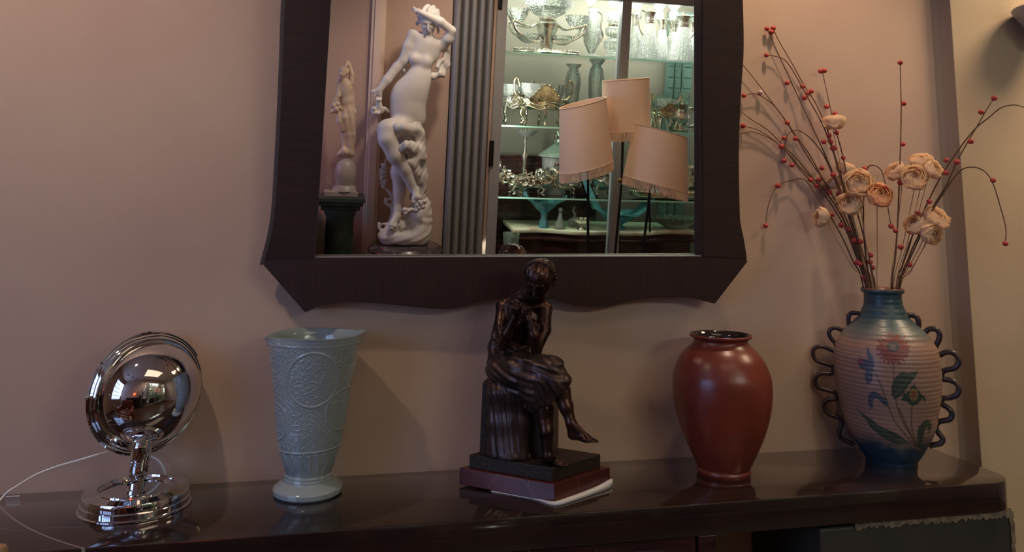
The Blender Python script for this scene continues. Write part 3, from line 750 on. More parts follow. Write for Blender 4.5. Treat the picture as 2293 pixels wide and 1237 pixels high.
inn = np.stack([np.stack([(ra-k[0])*np.cos(ang), (ra-k[0])*np.sin(ang), za-k[1]], 1) for k in ((0, 0), (.004, -.0015), (.008, .001), (.014, .02))]+
               [np.stack([np.full(na, r)*np.cos(ang), np.full(na, r)*np.sin(ang), np.full(na, z)], 1) for r, z in ((rs[-1]-.016, H-.05), (rs[-150]-.014, zs[-150]), (rs[-280]-.014, zs[-280]), (.002, zs[60]))], 0)
b.grid(inn, True); b.lathe([(0, 0), (rs[0], 0)], 64, cap=False)
b.build('body', M['celadon'], v, angle=180)

# ---- chrome vanity mirror seen from its domed back
B = base_at(303, 1133); s4 = 2.393; kpx = depth((B[0], B[1], 1.0))/FPX/s4      # metres per traced unit
td = toward(B); rt_ = np.array([-td[1], td[0], 0])  # picture right
v = thing('chrome_table_mirror', 'chrome swivel mirror with a domed back on a stepped round base', 'mirror', (B[0], B[1], ZT))
hk = kpx*.78; RW = cosv(B)*1.0
b = MB()
b.lathe([(r_*RW, z_) for r_, z_ in [(0, 0), (301*kpx, 0), (304*kpx, 4*hk), (303*kpx, 12*hk), (299*kpx, 16*hk), (294*kpx, 17*hk), (294*kpx, 50*hk), (292*kpx, 54*hk), (286*kpx, 56*hk), (286*kpx, 100*hk), (284*kpx, 105*hk), (280*kpx, 107*hk),
         (222*kpx, 112*hk), (216*kpx, 116*hk), (214*kpx, 126*hk), (209*kpx, 129*hk), (206*kpx, 128*hk), (203*kpx, 116*hk), (196*kpx, 112*hk), (192*kpx, 104*hk), (60*kpx, 101*hk), (0, 101*hk)]], 128, cap=False)
b.build('stepped_base', M['chrome'], v, angle=28)
# stem, leaning slightly; grooves
botp = np.array([B[0], B[1], ZT])+np.array([0, 0, 101*hk]); top = at_dist(150+403/s4, 720+655/s4, hdist(B)-.012)
ax = unit(top-botp); Ls = np.linalg.norm(top-botp)
rs_ = 50*kpx
def along(prof, o, axv, name, m, parent, n=48, ang=40):
    A = unit(axv); X = unit(np.cross([0.3, 1, 0.1], A)); Y = np.cross(A, X); Rm = np.stack([X, Y, A], 1)
    bb = MB(); bb.lathe(prof, n, cap=False)
    return bb.build(name, m, parent, angle=ang, xf=lambda q: q@Rm.T+np.asarray(o)-np.array(v.location))
P = [(0, -.004), (rs_*1.12, -.004), (rs_*1.12, .006), (rs_, .008)]
for y in (880, 845, 785, 765):
    zc = (980-y)/(980-655)*Ls; P += [(rs_, zc-.003), (rs_*.93, zc-.0015), (rs_*.93, zc+.0005), (rs_, zc+.002)]
P += [(rs_, Ls-.002), (rs_*.96, Ls), (0, Ls)]
along(P, botp, ax, 'stem', M['chrome'], v)
# disc
cen = at_dist(150+452/s4, 720+385/s4, hdist(B)+.055)
view = unit(CAM-cen); upv = np.array([0, 0, 1.0]); rr_ = unit(np.cross(upv, view)); uu_ = np.cross(view, rr_)
nrm = unit(view+.50*rr_-.16*uu_)
RD = 333*kpx
D = [(0, -.034), (RD*.93, -.032), (RD*.985, -.026), (RD, -.020), (RD*.995, -.015), (RD*.972, -.012), (RD*.965, -.016), (RD*.955, -.012), (RD*.925, -.007), (RD*.918, -.011), (RD*.908, -.006), (RD*.875, -.002), (RD*.868, -.006), (RD*.855, -.004), (RD*.80, -.004)]
X = unit(np.cross([0, 0, 1], nrm)); Y = np.cross(nrm, X); Rm = np.stack([X, Y, nrm], 1)
def disc(prof, name, m, n=128, ang=35, off=(0, 0, 0)):
    bb = MB(); bb.lathe(prof, n, cap=False); o_ = cen+Rm@np.array(off)
    return bb.build(name, m, v, angle=ang, xf=lambda q: q@Rm.T+o_-np.array(v.location))
disc(D, 'stepped_rim', M['chrome'])
rd = RD*.815; hd = .096
dome = [(rd*math.cos(a), -.003+hd*math.sin(a)) for a in np.linspace(0, math.pi/2, 40)]; dome[-1] = (0, -.003+hd)
disc(dome, 'domed_back', M['chrome'], ang=180)
disc([(0, -.037), (RD*.88, -.037), (RD*.88, -.035)], 'mirror_face', M['mirror'])
# yoke joint between stem and disc
jo = top+ax*.004
cap_ = cen-uu_*RD*.66+nrm*.034
bj = MB(); bj.tube(np.array([jo-ax*.003, jo+ax*.004, jo+ax*.010, jo*.5+cap_*.5+ax*.002, cap_]), np.array([rs_*.98, rs_*.90, rs_*.50, rs_*.36, rs_*.36]), 28); bj.ball(cap_, rs_*.4, 16); bj.build('joint', M['chrome'], v, xf=lambda q: q-np.array(v.location))
for (zx, zy) in ((106, 408), (728, 364)):
    k_ = at_dist(150+zx/s4, 720+zy/s4, hdist(cen)+(-.075 if zx < 400 else .075)); kc = k_-np.array(v.location)
    dirv = unit(cen-k_); bk = MB(); bk.ball(kc, .0055, 16); bk.tube([kc, kc+dirv*.014], .003, 10); bk.build('pivot_knob', M['chrome'], v)
# ---- white flex behind it
def cordpt(zx, zy, y): return on_y(zx/2.866, 980+zy/2.866, y)
c1 = [on_table(-60, 1185), cordpt(0, 402, -.10), cordpt(50, 350, -.09), cordpt(100, 318, -.08), cordpt(220, 245, -.05), cordpt(350, 192, -.035), cordpt(500, 148, -.03), cordpt(620, 112, -.03), cordpt(720, 88, .0),
      cordpt(800, 78, .02), cordpt(900, 92, .03), cordpt(970, 120, .032), cordpt(1020, 152, .032), cordpt(1053, 205, .032), cordpt(1064, 260, .032), cordpt(1060, 300, .032), on_table(1054/2.866, 980+340/2.866)+np.array([0, .01, .003])]
b = MB(); b.tube(spline(np.array(c1), 8), .0022, 8); o = b.build('power_cord', M['white_cable']); tag(o, 'thin white flex looping behind the chrome mirror and off to the left', 'cord')
l0, l1 = on_table(14, 1112.5, ZT+.001), on_table(44, 1112.5, ZT+.001)
b = MB(); b.box((l0[0], l0[1]-.004, ZT+.0005), (l1[0], l1[1]+.004, ZT+.0025)); o = b.build('paper_slip', M['paper'], smooth=False); tag(o, 'small white paper slip lying at the wall end of the tabletop', 'paper')

# ------------------------------------------------------------------ painted vase with scalloped handles
B = base_at(1996, 1030); s8 = 2.5765; DV = hdist(B); wv = depth((B[0], B[1], 1.05))
rows = [(1095, 152), (1080, 158), (1050, 180), (1010, 204), (960, 232), (900, 258), (850, 273), (800, 283), (700, 303), (600, 311), (500, 307), (460, 300), (420, 287), (380, 262), (350, 238), (320, 205), (300, 182), (270, 150), (250, 138), (225, 128), (205, 118), (180, 113), (150, 111), (132, 113), (126, 124), (118, 127), (106, 126), (101, 122)]
pr = prof_from(B, [(620+y/s8, w/s8) for y, w in rows]); z0 = pr[0][1]; pr = [(r, z-z0) for r, z in pr]
sp = np.array(spline(np.array(pr), 8)); yz = np.interp(np.linspace(0, 1, len(sp)), np.linspace(0, 1, len(rows)), [y for y, w in rows])
# resample densely by arc length
dl = np.r_[0, np.cumsum(np.hypot(*np.diff(sp, axis=0).T))]; q = np.linspace(0, dl[-1], 560)
rs = np.interp(q, dl, sp[:, 0]); zs = np.interp(q, dl, sp[:, 1]); yy = np.interp(q, dl, yz)
rs = rs+np.where((yy > 400) & (yy < 960), .0007*np.abs(np.sin((yy+2.5*np.sin(yy/37))*math.pi/24.0)), 0)+np.where((yy > 150) & (yy <= 400), .0004*np.sin(yy*math.pi/14), 0)
na = 720; cd = math.atan2(CAM[1]-B[1], CAM[0]-B[0]); ang = np.arange(na)*2*math.pi/na
u = (ang-cd+math.pi) % (2*math.pi)-math.pi
sxv = np.sin(u)[None]*rs[:, None]/(wv/FPX*cosv(B))*s8+512+((yy-500)*.062)[:, None]*1.0
syv = np.repeat(yy[:, None], na, 1)
fr_ = np.cos(u)[None]*np.ones_like(syv) > .05
colr = np.zeros((len(rs), na, 3))
def lerp(a, b, t): return np.array(a)*(1-t)[..., None]+np.array(b)*t[..., None]
rng = np.random.default_rng(3)
t1 = np.clip((syv-290-12*np.sin(u*7)[None])/110, 0, 1); t2 = np.clip((syv-905-14*np.sin(u*5)[None])/75, 0, 1)
colr = lerp((.028, .062, .080), (.295, .175, .130), t1); tmid = np.exp(-((syv-340)/42)**2)*.45
colr = colr*(1-tmid[..., None])+np.array((.075, .15, .155))*tmid[..., None]
colr = colr*(1-t2[..., None])+np.array((.020, .042, .066))*t2[..., None]
pinky = np.exp(-((sxv-360)/110)**2-((syv-660)/160)**2)*.30; colr = colr*(1-pinky[..., None])+np.array((.24, .125, .12))*pinky[..., None]
rimm = np.clip((112-syv)/4, 0, 1); colr = colr*(1-rimm[..., None])+np.array((.18, .07, .045))*rimm[..., None]
def paint(mask, c, a=1.0):
    global colr
    mk = (np.clip(mask, 0, 1)*a*fr_)[..., None]; colr = colr*(1-mk)+np.array(c)*mk
def inpoly(poly):
    x, y = sxv, syv; r = np.zeros(x.shape, bool); n = len(poly)
    for i in range(n):
        x0, y0 = poly[i]; x1, y1 = poly[(i+1) % n]
        if y0 == y1: continue
        r ^= ((y0 > y) != (y1 > y)) & (x < (x1-x0)*(y-y0)/(y1-y0)+x0)
    return r.astype(float)
def stroke(pts, w):
    P = spline(np.array(pts, float), 6); m = np.full(sxv.shape, 1e9)
    for a, c in zip(P[:-1], P[1:]):
        d = c-a; L2 = d@d+1e-9; t = np.clip(((sxv-a[0])*d[0]+(syv-a[1])*d[1])/L2, 0, 1)
        m = np.minimum(m, np.hypot(sxv-a[0]-t*d[0], syv-a[1]-t*d[1]))
    return np.clip((w-m)/2+.5, 0, 1)
BR = (.085, .05, .035); GR = (.032, .055, .038); TL = (.045, .060, .080); RDC = (.16, .028, .030)
sxv0, syv0 = sxv, syv; sxv = sxv+3.2*np.sin(syv0*.55+sxv0*.12); syv = syv+2.6*np.sin(sxv0*.5+syv0*.10)
for st in ([(552, 500), (553, 560), (558, 640), (572, 720), (600, 800), (640, 880), (700, 990)], [(447, 548), (480, 610), (515, 700), (560, 810), (620, 890), (695, 985)],
           [(655, 718), (650, 790), (656, 860), (680, 930), (700, 985)], [(585, 740), (620, 820), (660, 910), (705, 1000)]): paint(stroke(st, 3.6), BR, .9)
dx, dy = sxv-550, syv-418; th = np.arctan2(dy, dx); rr = np.hypot(dx*.95, dy*1.12)
pet = 72+22*np.abs(np.sin(th*9.5+.6*np.sin(th*3)))+9*np.sin(th*23+1)
paint(np.clip((pet-rr)/3, 0, 1), RDC, .92)
paint(np.clip((pet-rr)/3, 0, 1)*(np.sin(th*31+rr*.08) > .55), (.24, .085, .07), .7)
paint((np.hypot((sxv-548)/36, (syv-405)/28) < 1).astype(float), (.055, .05, .06)); paint((np.hypot((sxv-548)/20, (syv-408)/15) < 1).astype(float), (.12, .105, .10))
paint(inpoly([(405, 408), (420, 440), (440, 472), (446, 505), (440, 545), (438, 590), (425, 612), (405, 622), (392, 580), (400, 548), (375, 545), (357, 528), (352, 500), (362, 482), (385, 488), (412, 486), (404, 450)]), TL, .95)
paint(inpoly([(354, 498), (364, 484), (384, 488), (380, 512), (360, 520)]), (.22, .07, .09), .8)
paint(inpoly([(688, 530), (670, 565), (640, 600), (615, 640), (590, 672), (556, 690), (542, 665), (540, 620), (556, 575), (580, 552), (600, 540), (640, 548)]), GR, .95)
paint(stroke([(680, 538), (620, 590), (560, 670)], 2), (.14, .13, .08), .7)
paint((np.hypot((sxv-662)/42, (syv-672)/46) < 1).astype(float), GR); paint(inpoly([(640, 625), (662, 600), (685, 628)]), GR)
paint(inpoly([(625, 650), (598, 652), (606, 664), (592, 690), (625, 700)]), GR); paint(inpoly([(700, 655), (728, 672), (724, 705), (712, 684), (696, 690)]), GR)
paint((np.hypot((sxv-662)/25, (syv-660)/36) < 1).astype(float), (.20, .14, .05)); paint((np.hypot((sxv-662)/13, (syv-662)/22) < 1).astype(float), (.20, .07, .035))
paint(inpoly([(526, 730), (500, 728), (478, 706), (462, 692), (446, 700), (440, 722), (440, 752), (424, 756), (414, 728), (412, 690), (428, 662), (448, 652), (470, 664), (492, 680), (514, 692)]), TL, .95)
paint(inpoly([(328, 757), (365, 782), (405, 805), (440, 818), (470, 848), (505, 862), (545, 872), (580, 890), (612, 912), (655, 944), (610, 946), (570, 952), (530, 934), (490, 918), (462, 892), (430, 872), (405, 830), (370, 800)]), GR, .95)
paint(stroke([(350, 772), (430, 840), (520, 895), (640, 942)], 2), (.15, .13, .08), .7)
paint(inpoly([(703, 990), (686, 940), (684, 880), (692, 835), (715, 808), (742, 802), (760, 822), (764, 850), (752, 890), (742, 862), (735, 840), (726, 870), (715, 920)]), GR, .95)
paint(stroke([(548, 968), (590, 972), (625, 955), (660, 960), (700, 985)], 4), (.22, .15, .11), .9)
ns = rng.normal(0, 1, colr.shape[:2]); colr = np.clip(colr*(1+.05*ns[..., None]), 0, 1)
v = thing('painted_vase', 'blue and cream ribbed vase with painted flowers and dark scalloped side handles', 'vase', (B[0], B[1], ZT))
V = np.stack([rs[:, None]*np.cos(ang), rs[:, None]*np.sin(ang), np.repeat(zs[:, None], na, 1)], -1)
b = MB(); b.grid(V, True); nb_ = b.n; rt0 = rs[-1]; zt0 = zs[-1]
b.lathe([(rt0, zt0), (rt0-.006, zt0-.001), (rt0-.012, zt0-.012), (rt0-.012, zt0-.07), (rt0*1.6, zt0-.16), (rt0*2.2, zt0-.28), (.01, .02)], na, cap=False); b.lathe([(0, 0.0), (rs[0], 0.0)], 64, cap=False)
m = mat('painted_matt_glaze', (1, 1, 1), .42, coat=.25, coat_rough=.25, bump=(120, .08)); nt = m.node_tree
at = nt.nodes.new('ShaderNodeAttribute'); at.attribute_name = 'paint'; nt.links.new(at.outputs['Color'], nt.nodes['Principled BSDF'].inputs['Base Color'])
bd = b.build('body', m, v, angle=180)
me = bd.data; ca = me.color_attributes.new('paint', 'FLOAT_COLOR', 'POINT')
cc = np.ones((len(me.vertices), 4), np.float32); cc[:, :3] = (.16, .06, .04); cc[:nb_, :3] = colr.reshape(-1, 3); cc[nb_:nb_+na*2, :3] = (.18, .07, .045)
ca.data.foreach_set('color', cc.ravel())
bo = np.array(v.location)
def hpt(zx, zy, D): return at_dist(1790+zx/s8, 620+zy/s8, D)-bo
LH = [(366, 214), (325, 210), (296, 212), (283, 235), (286, 280), (293, 312), (275, 328), (248, 312), (215, 296), (184, 300), (170, 325), (184, 358), (208, 385), (214, 418), (196, 428), (150, 408), (110, 402), (82, 420), (80, 455), (100, 485), (150, 502), (188, 516), (196, 545), (180, 560), (130, 558), (98, 575), (90, 610), (112, 640), (160, 655), (200, 668), (216, 700), (200, 708), (160, 712), (142, 735), (150, 770), (180, 798), (225, 812), (244, 835), (240, 860), (230, 895), (238, 930), (268, 948), (302, 962), (312, 975)]
RH = [(612, 226), (645, 222), (675, 232), (688, 262), (686, 300), (700, 330), (722, 322), (752, 302), (790, 306), (810, 335), (802, 372), (784, 405), (780, 440), (802, 455), (840, 438), (880, 438), (912, 462), (920, 497), (895, 528), (850, 538), (822, 555), (826, 590), (860, 596), (900, 612), (922, 645), (910, 680), (870, 698), (825, 704), (822, 735), (850, 752), (880, 785), (870, 822), (830, 832), (798, 842), (786, 872), (805, 905), (828, 935), (815, 962), (780, 970), (748, 978)]
b = MB(); b.tube(spline(np.array([hpt(x, y, DV+.004) for x, y in LH]), 5), .0064, 12); b.build('scalloped_handle', M['handle'], v, angle=80)
b = MB(); b.tube(spline(np.array([hpt(x, y, DV+.004) for x, y in RH]), 5), .0078, 12); b.build('scalloped_handle', M['handle'], v, angle=80)
VB = B.copy(); MOUTHZ = ZT+zt0

# ------------------------------------------------------------------ berry branches and paper roses in the painted vase
s9 = 1.819; rnd = random.Random(11)
mD = hdist(VB)
def bpt(zx, zy, d):
    p = at_dist(1620+zx/s9, zy/s9, mD+d); lim = .040 if p[0] < XS-.03 else YS-.012
    return p if p[1] < lim else on_y(1620+zx/s9, zy/s9, lim)
BRN = [  # label, depth of tip, path tip->mouth, berries
 ('tall left branch ending in one red berry, outermost of the top pair', -.02, [(177, 117), (215, 200), (260, 300), (300, 385), (345, 480), (400, 600), (440, 690), (480, 780), (520, 900), (560, 1050), (592, 1195)], [(177, 117), (260, 338), (447, 712)]),
 ('tall left branch with two touching berries at its tip', .02, [(203, 115), (225, 165), (280, 260), (330, 350), (375, 420), (420, 520), (450, 620), (480, 720), (510, 830), (545, 950), (580, 1080), (606, 1195)], [(203, 115), (196, 131), (323, 352), (343, 380), (358, 372), (331, 398)]),
 ('branch with a lone berry on a short side twig near its top', -.05, [(175, 225), (205, 228), (250, 245), (290, 300), (345, 400), (400, 500), (440, 600), (470, 700), (500, 820), (540, 960), (570, 1080), (598, 1195)], [(175, 225), (408, 578), (430, 553), (437, 577), (445, 605), (453, 603)]),
 ('long straight bare-topped branch reaching the mirror frame highest', .11, [(80, 265), (140, 340), (200, 420), (260, 500), (300, 560), (350, 630), (400, 720), (440, 790), (490, 870), (530, 970), (565, 1080), (588, 1195)], [(260, 500), (293, 565), (401, 685), (389, 733), (381, 757)]),
 ('branch curving left with a pale berry behind its red tip berry', .10, [(83, 390), (120, 382), (160, 395), (215, 440), (270, 520), (320, 600), (370, 680), (430, 770), (480, 870), (520, 970), (560, 1100), (583, 1195)], [(83, 390), (432, 783)]),
 ('bare-tipped branch pointing left to the mirror frame below the pale berry', .11, [(72, 455), (110, 485), (180, 530), (240, 590), (300, 650), (360, 720), (420, 790), (470, 860), (520, 960), (560, 1080), (590, 1195)], [(247, 563), (355, 733)]),
 ('branch with a berry touching the mirror frame below the bare tips', .09, [(80, 513), (140, 530), (200, 568), (260, 620), (320, 690), (380, 740), (430, 800), (485, 890), (530, 1000), (565, 1100), (585, 1195)], [(80, 513), (236, 597), (279, 673)]),
 ('lowest left-reaching branch whose thin tip meets the frame', .10, [(68, 545), (120, 538), (190, 565), (250, 610), (310, 690), (370, 750), (430, 820), (490, 920), (535, 1030), (585, 1195)], [(470, 790)]),
 ('hooked branch bending over sharply with a berry hanging at left', .0, [(247, 655), (250, 600), (262, 548), (300, 530), (350, 560), (400, 620), (440, 700), (480, 800), (530, 950), (590, 1195)], [(247, 655), (508, 935)]),
 ('drooping branch at lower left with a berry hanging near the frame', -.04, [(172, 920), (178, 860), (196, 800), (222, 757), (270, 735), (325, 730), (360, 770), (400, 830), (440, 890), (480, 960), (525, 1060), (572, 1183)], [(172, 920), (222, 757), (441, 875), (480, 918), (577, 1183)]),
 ('branch with twin berries at its tip standing above the side-facing rose', .03, [(403, 292), (420, 370), (440, 460), (460, 540), (480, 610), (505, 720), (540, 850), (580, 1000), (618, 1195)], [(396, 290), (411, 288), (420, 435), (455, 463), (461, 541), (488, 643)]),
 ('short hooked branch arching over the middle roses', -.07, [(683, 922), (672, 860), (665, 790), (655, 730), (640, 690), (610, 674), (585, 690), (574, 780), (570, 850), (575, 1000), (600, 1195)], [(575, 687), (659, 766), (683, 922), (701, 940), (557, 985)]),
 ('upright single branch with berries spaced up its straight stem', .0, [(720, 255), (722, 350), (724, 450), (721, 600), (718, 680), (714, 800), (710, 900), (700, 1050), (686, 1195)], [(720, 255), (735, 422), (731, 588), (720, 745), (722, 1007)]),
 ('right-leaning branch with two berries at its top', -.03, [(1103, 400), (1070, 450), (1030, 520), (1000, 570), (950, 660), (910, 750), (850, 850), (800, 950), (755, 1050), (716, 1195)], [(1103, 400), (1049, 457), (1007, 576), (950, 660), (907, 705), (758, 1079)]),
 ('arching branch running off the right edge of the picture', -.05, [(1260, 452), (1224, 437), (1180, 428), (1130, 440), (1080, 480), (1030, 520), (980, 580), (930, 650), (880, 730), (830, 830), (770, 960), (730, 1080), (703, 1195)], [(838, 822), (793, 870)]),
 ('drooping branch at far right with a berry hanging lowest', -.02, [(1148, 993), (1150, 930), (1130, 850), (1098, 748), (1062, 697), (1010, 681), (960, 700), (900, 780), (840, 880), (780, 1010), (735, 1110), (711, 1195)], [(1098, 735), (1148, 993), (907, 653)]),
 ('short branch among the stems with berries near the vase mouth', -.03, [(530, 965), (545, 1020), (560, 1090), (590, 1195)], [(530, 980), (545, 1070), (555, 1076)]),
 ('short low branch with three berries just above the vase mouth', .0, [(590, 1030), (598, 1070), (608, 1120), (620, 1195)], [(599, 1040), (597, 1068), (607, 1091), (574, 1130)]),
]
rb = .0084
for i, (lab, dt, path, ber) in enumerate(BRN):
    n = len(path); P = []
    for j, (x, y) in enumerate(path):
        t = 1-j/(n-1); P.append(bpt(x, y, dt*t**1.3+(-.012+.024*((i*7) % 5)/4)*(1-t)))
    end = P[-1]; foot = np.array([VB[0]+(end[0]-VB[0])*.4, VB[1]+(end[1]-VB[1])*.4, ZT+.10])
    o0 = np.array([end[0], end[1], MOUTHZ-.01])
    t = thing('berry_branch', 'dry '+lab, 'branch', o0, 'red berry branches in the painted vase')
    S = spline(np.array(P+[foot]), 7)-o0; m_ = len(S)
    rad = np.interp(np.arange(m_), [0, m_*.5, m_-1], [.0011, .0019, .0022])*(1+.25*np.array([rnd.random() for _ in range(m_)]))
    b = MB(); b.tube(S, rad, 6)
    Pa = np.array(P)
    for (bx, by) in ber:                          # short twig tying each berry to the stem
        j = min(range(len(P)-1), key=lambda j: abs((path[j][1]+path[j+1][1])/2-by)+abs((path[j][0]+path[j+1][0])/2-bx))
        a = S[np.argmin([abs(p_[0]-path[j][0])+abs(p_[1]-path[j][1]) for p_ in path])*7]
        t_ = 1-(j/(n-1)); q = bpt(bx, by, dt*t_**1.3-.004)
        near = S[np.argmin(np.linalg.norm(S-(q-o0), axis=1))]
        if np.linalg.norm(near-(q-o0)) > .004: b.tube([near, q-o0], .0007, 5)
    b.build('stem', M['stem'], t, angle=80)
    for (bx, by) in ber:
        j = min(range(len(P)-1), key=lambda j: abs((path[j][1]+path[j+1][1])/2-by)+abs((path[j][0]+path[j+1][0])/2-bx))
        t_ = 1-(j/(n-1)); q = bpt(bx, by, dt*t_**1.3-.004)-o0
        bb = MB(); bb.ball(q, rb*rnd.uniform(.92, 1.08), 14, (1, 1, .95)); bb.ball(q+np.array([0, 0, rb*.8]), .0012, 6); bb.build('berry', M['berry'], t)
M['berry_pale'] = mat('faded_pink_berry', (.62, .42, .40), .5)
q = bpt(150, 377, .07); b = MB(); b.ball((0, 0, 0), rb, 14)
par = bpy.data.objects['berry_branch.004']; o = b.build('berry', M['berry_pale'], par); o.location = q-np.array(par.location); o['label'] = 'faded pinkish white berry'

ROS = [  # zoomed centre, radius, facing(right, up, toward viewer), label, depth, mouth x
 ((450, 494), 45, (.0, .95, .3), 'cream paper rose standing highest on the left, seen from the side', -.02, 600),
 ((498, 685), 38, (.2, .9, .3), 'cream paper rose just under the highest one, behind the stems', .03, 603),
 ((452, 742), 33, (-.5, .6, .4), 'small cream paper rose half hidden behind the branches at left', .05, 596),
 ((553, 745), 56, (.1, .2, 1), 'largest cream paper rose, facing front with an open spiral', -.06, 612),
 ((517, 830), 50, (-.2, .45, .8), 'cream paper rose directly below the large front-facing one', -.05, 606),
 ((636, 797), 50, (.25, .35, .8), 'peach-centred paper rose to the right of the large front-facing one', -.07, 628),
 ((399, 886), 40, (-.8, .1, .4), 'lone paper rose lowest at the left, nodding left', -.03, 585),
 ((702, 697), 43, (-.4, .6, .5), 'paper rose leftmost of the upper right cluster', .01, 680),
 ((778, 725), 52, (.1, .3, .9), 'front-facing paper rose in the middle of the upper right cluster', -.04, 690),
 ((806, 655), 45, (.0, .8, .5), 'topmost paper rose of the upper right cluster', .01, 700),
 ((853, 688), 42, (.6, .4, .5), 'paper rose rightmost of the upper right cluster', -.01, 708),
 ((784, 914), 48, (-.4, .5, .6), 'paper rose leftmost of the lower right cluster', -.03, 698),
 ((866, 888), 52, (.5, .6, .5), 'paper rose rightmost of the lower right cluster', -.02, 712),
 ((846, 955), 43, (.5, -.1, .7), 'lowest paper rose of the lower right cluster', -.05, 718)]
vw = unit(CAM-np.array([VB[0], VB[1], 1.3])); vr = unit(np.cross([0, 0, 1], vw)); vu = np.cross(vw, vr)
def rose_mesh(b, c, R, f, rn, squash=.8):
    f = unit(f); x = unit(np.cross(f, [.31, .2, .93])); y = np.cross(f, x)
    def petal(a0, span, rho, top, flare, seed):
        nu, nv_ = 13, 9; V = np.zeros((nv_, nu, 3))
        for j in range(nv_):
            t = j/(nv_-1)
            for i_ in range(nu):
                s_ = i_/(nu-1)*2-1; ph = 2.75+(top+.34*abs(s_)**2.6-2.75)*t
                a = a0+span*s_*(.55+.45*t)
                r = rho*(1+.07*s_+flare*t**5+.03*math.sin(4*s_+seed)*t*t)
                V[j, i_] = c+R*(r*math.sin(ph)*(math.cos(a)*x+math.sin(a)*y)+.82*r*math.cos(ph)*f+(.03*math.sin(9*s_+seed)*t**3)*f)
        b.grid(V)
    for ring, (cnt, rho, top, flare, span) in enumerate(((2, .20, .20, .0, 1.9), (3, .33, .32, .03, 1.3), (3, .46, .44, .03, 1.25), (4, .60, .56, .04, 1.05), (4, .73, .70, .05, 1.0), (5, .86, .86, .06, .85), (5, .98, 1.08, .08, .80))):
        for q_ in range(cnt): petal(2*math.pi*q_/cnt+ring*.9+rn.uniform(-.12, .12), span, rho*rn.uniform(.97, 1.04), top+rn.uniform(-.08, .08), flare, rn.uniform(0, 6))
for i, ((zx, zy), r, (fr0, fu0, ft0), lab, dd, mx_) in enumerate(ROS):
    c = bpt(zx, zy, dd); R = r/s9*depth(c)/FPX; f = unit(fr0*vr+fu0*vu+ft0*vw)
    end = bpt(mx_, 1195, -.005+.01*(i % 3)); o0 = np.array([end[0], end[1], MOUTHZ-.01])
    t = thing('paper_rose', lab, 'flower', o0, 'cream paper roses in the painted vase')
    b = MB(); rn = random.Random(i+40); rose_mesh(b, c-o0, R, f, rn); o = b.build('flower_head', M['petal'], t, angle=180)
    if i == 5: o.data.materials[0] = petal_mat('peach_paper_petal', (.84, .52, .30), (.78, .46, .24))
    base_ = c-f*R*.5
    mid1 = c-f*R*.9+np.array([0, 0, -.03]); mid2 = (mid1*.45+end*.55)+np.array([0, .0, .0])
    foot = np.array([VB[0]+(end[0]-VB[0])*.3, VB[1]+(end[1]-VB[1])*.3, ZT+.12])
    b = MB(); b.tube(spline(np.array([base_, mid1, mid2, end, foot]), 8)-o0, .0013, 6); b.lathe([(.0015, -R*.25), (R*.22, R*.0), (R*.15, R*.12)], 8, cap=False) if False else None
    b.build('stalk', M['stem_pale'], t, angle=80)

# ------------------------------------------------------------------ bronze seated woman on a red marble base
BC = on_table(1200, 1095); D0 = hdist(BC)
pL, pF, pR = on_table(1028, 1089), on_table(1242, 1130), on_table(1366, 1088)
pB_ = pL+pR-pF
bs_ = thing('bronze_statue', 'dark bronze statue of a seated draped woman on a red marble base', 'statue', (BC[0], BC[1], ZT))
bo = np.array(bs_.location)
def quad(sc_, z0, z1, shift=0.0):
    c = (pL+pR)/2; q = [c+(p-c)*sc_ for p in (pL, pF, pR, pB_)]
    return [(p[0]-bo[0], p[1]-bo[1], z0) for p in q], z1-z0
q, h = quad(1.0, .004, .045); b = MB(); b.prism(q, 0, (0, 0, h)); b.build('marble_base', M['red_marble'], bs_, smooth=False, bevel=.0015)
# white fissure lines in the marble are fine inlays of its own stone
q, h = quad(.875, .045, .078); b = MB(); b.prism(q, 0, (0, 0, h)); b.build('bronze_ground', M['bronze_dark'], bs_, smooth=False, bevel=.002)
nt = M['red_marble'].node_tree; N = nt.nodes; L = nt.links; bsd = N['Principled BSDF']
vo = N.new('ShaderNodeTexVoronoi'); vo.feature = 'DISTANCE_TO_EDGE'; vo.inputs['Scale'].default_value = 6
tcn = N.new('ShaderNodeTexCoord'); L.new(tcn.outputs['Object'], vo.inputs['Vector'])
lt = N.new('ShaderNodeMapRange'); lt.inputs[1].default_value = .0; lt.inputs[2].default_value = .012; lt.inputs[3].default_value = .35; lt.inputs[4].default_value = 0
L.new(vo.outputs['Distance'], lt.inputs[0]); old = bsd.inputs['Base Color'].links[0].from_socket
mx = N.new('ShaderNodeMix'); mx.data_type = 'RGBA'; mx.inputs[7].default_value = (.22, .10, .08, 1)
L.new(old, mx.inputs[6]); L.new(lt.outputs[0], mx.inputs[0]); L.new(mx.outputs[2], bsd.inputs['Base Color'])
# white cloth pad peeking out under the right corner
rnd = random.Random(2); P = []
edge = [(1100, 1106, 0), (1160, 1117, 0), (1200, 1125, 1), (1243, 1134, 4), (1290, 1122, 6), (1330, 1108, 8), (1358, 1098, 12), (1371, 1090, 14)]
base_e = [on_table(x, y-(3.5 if t < 4 else 0)) for x, y, t in edge]; n_ = len(edge)
cc_ = (pL+pR)/2
rows_ = []
for f_, zz in ((.0, .0005), (1.0, .0005), (1.008, .0022), (.98, .0035), (.80, .0035)):
    rows_.append([tuple((cc_+(p-cc_)*(f_ if f_ > 0 else .3))[:2]-bo[:2])+(zz+(t*.0011 if f_ > .9 and zz > .001 else 0)*1.0,) for p, (_, _, t) in zip(base_e, edge)])
b = MB(); b.grid(np.array([spline(np.array(r), 6) for r in rows_])); o = b.build('cloth_pad', M['paper'], angle=180)
o.location = tuple(bo); tag(o, 'white cloth pad peeking out beneath the red marble base of the bronze statue', 'cloth')

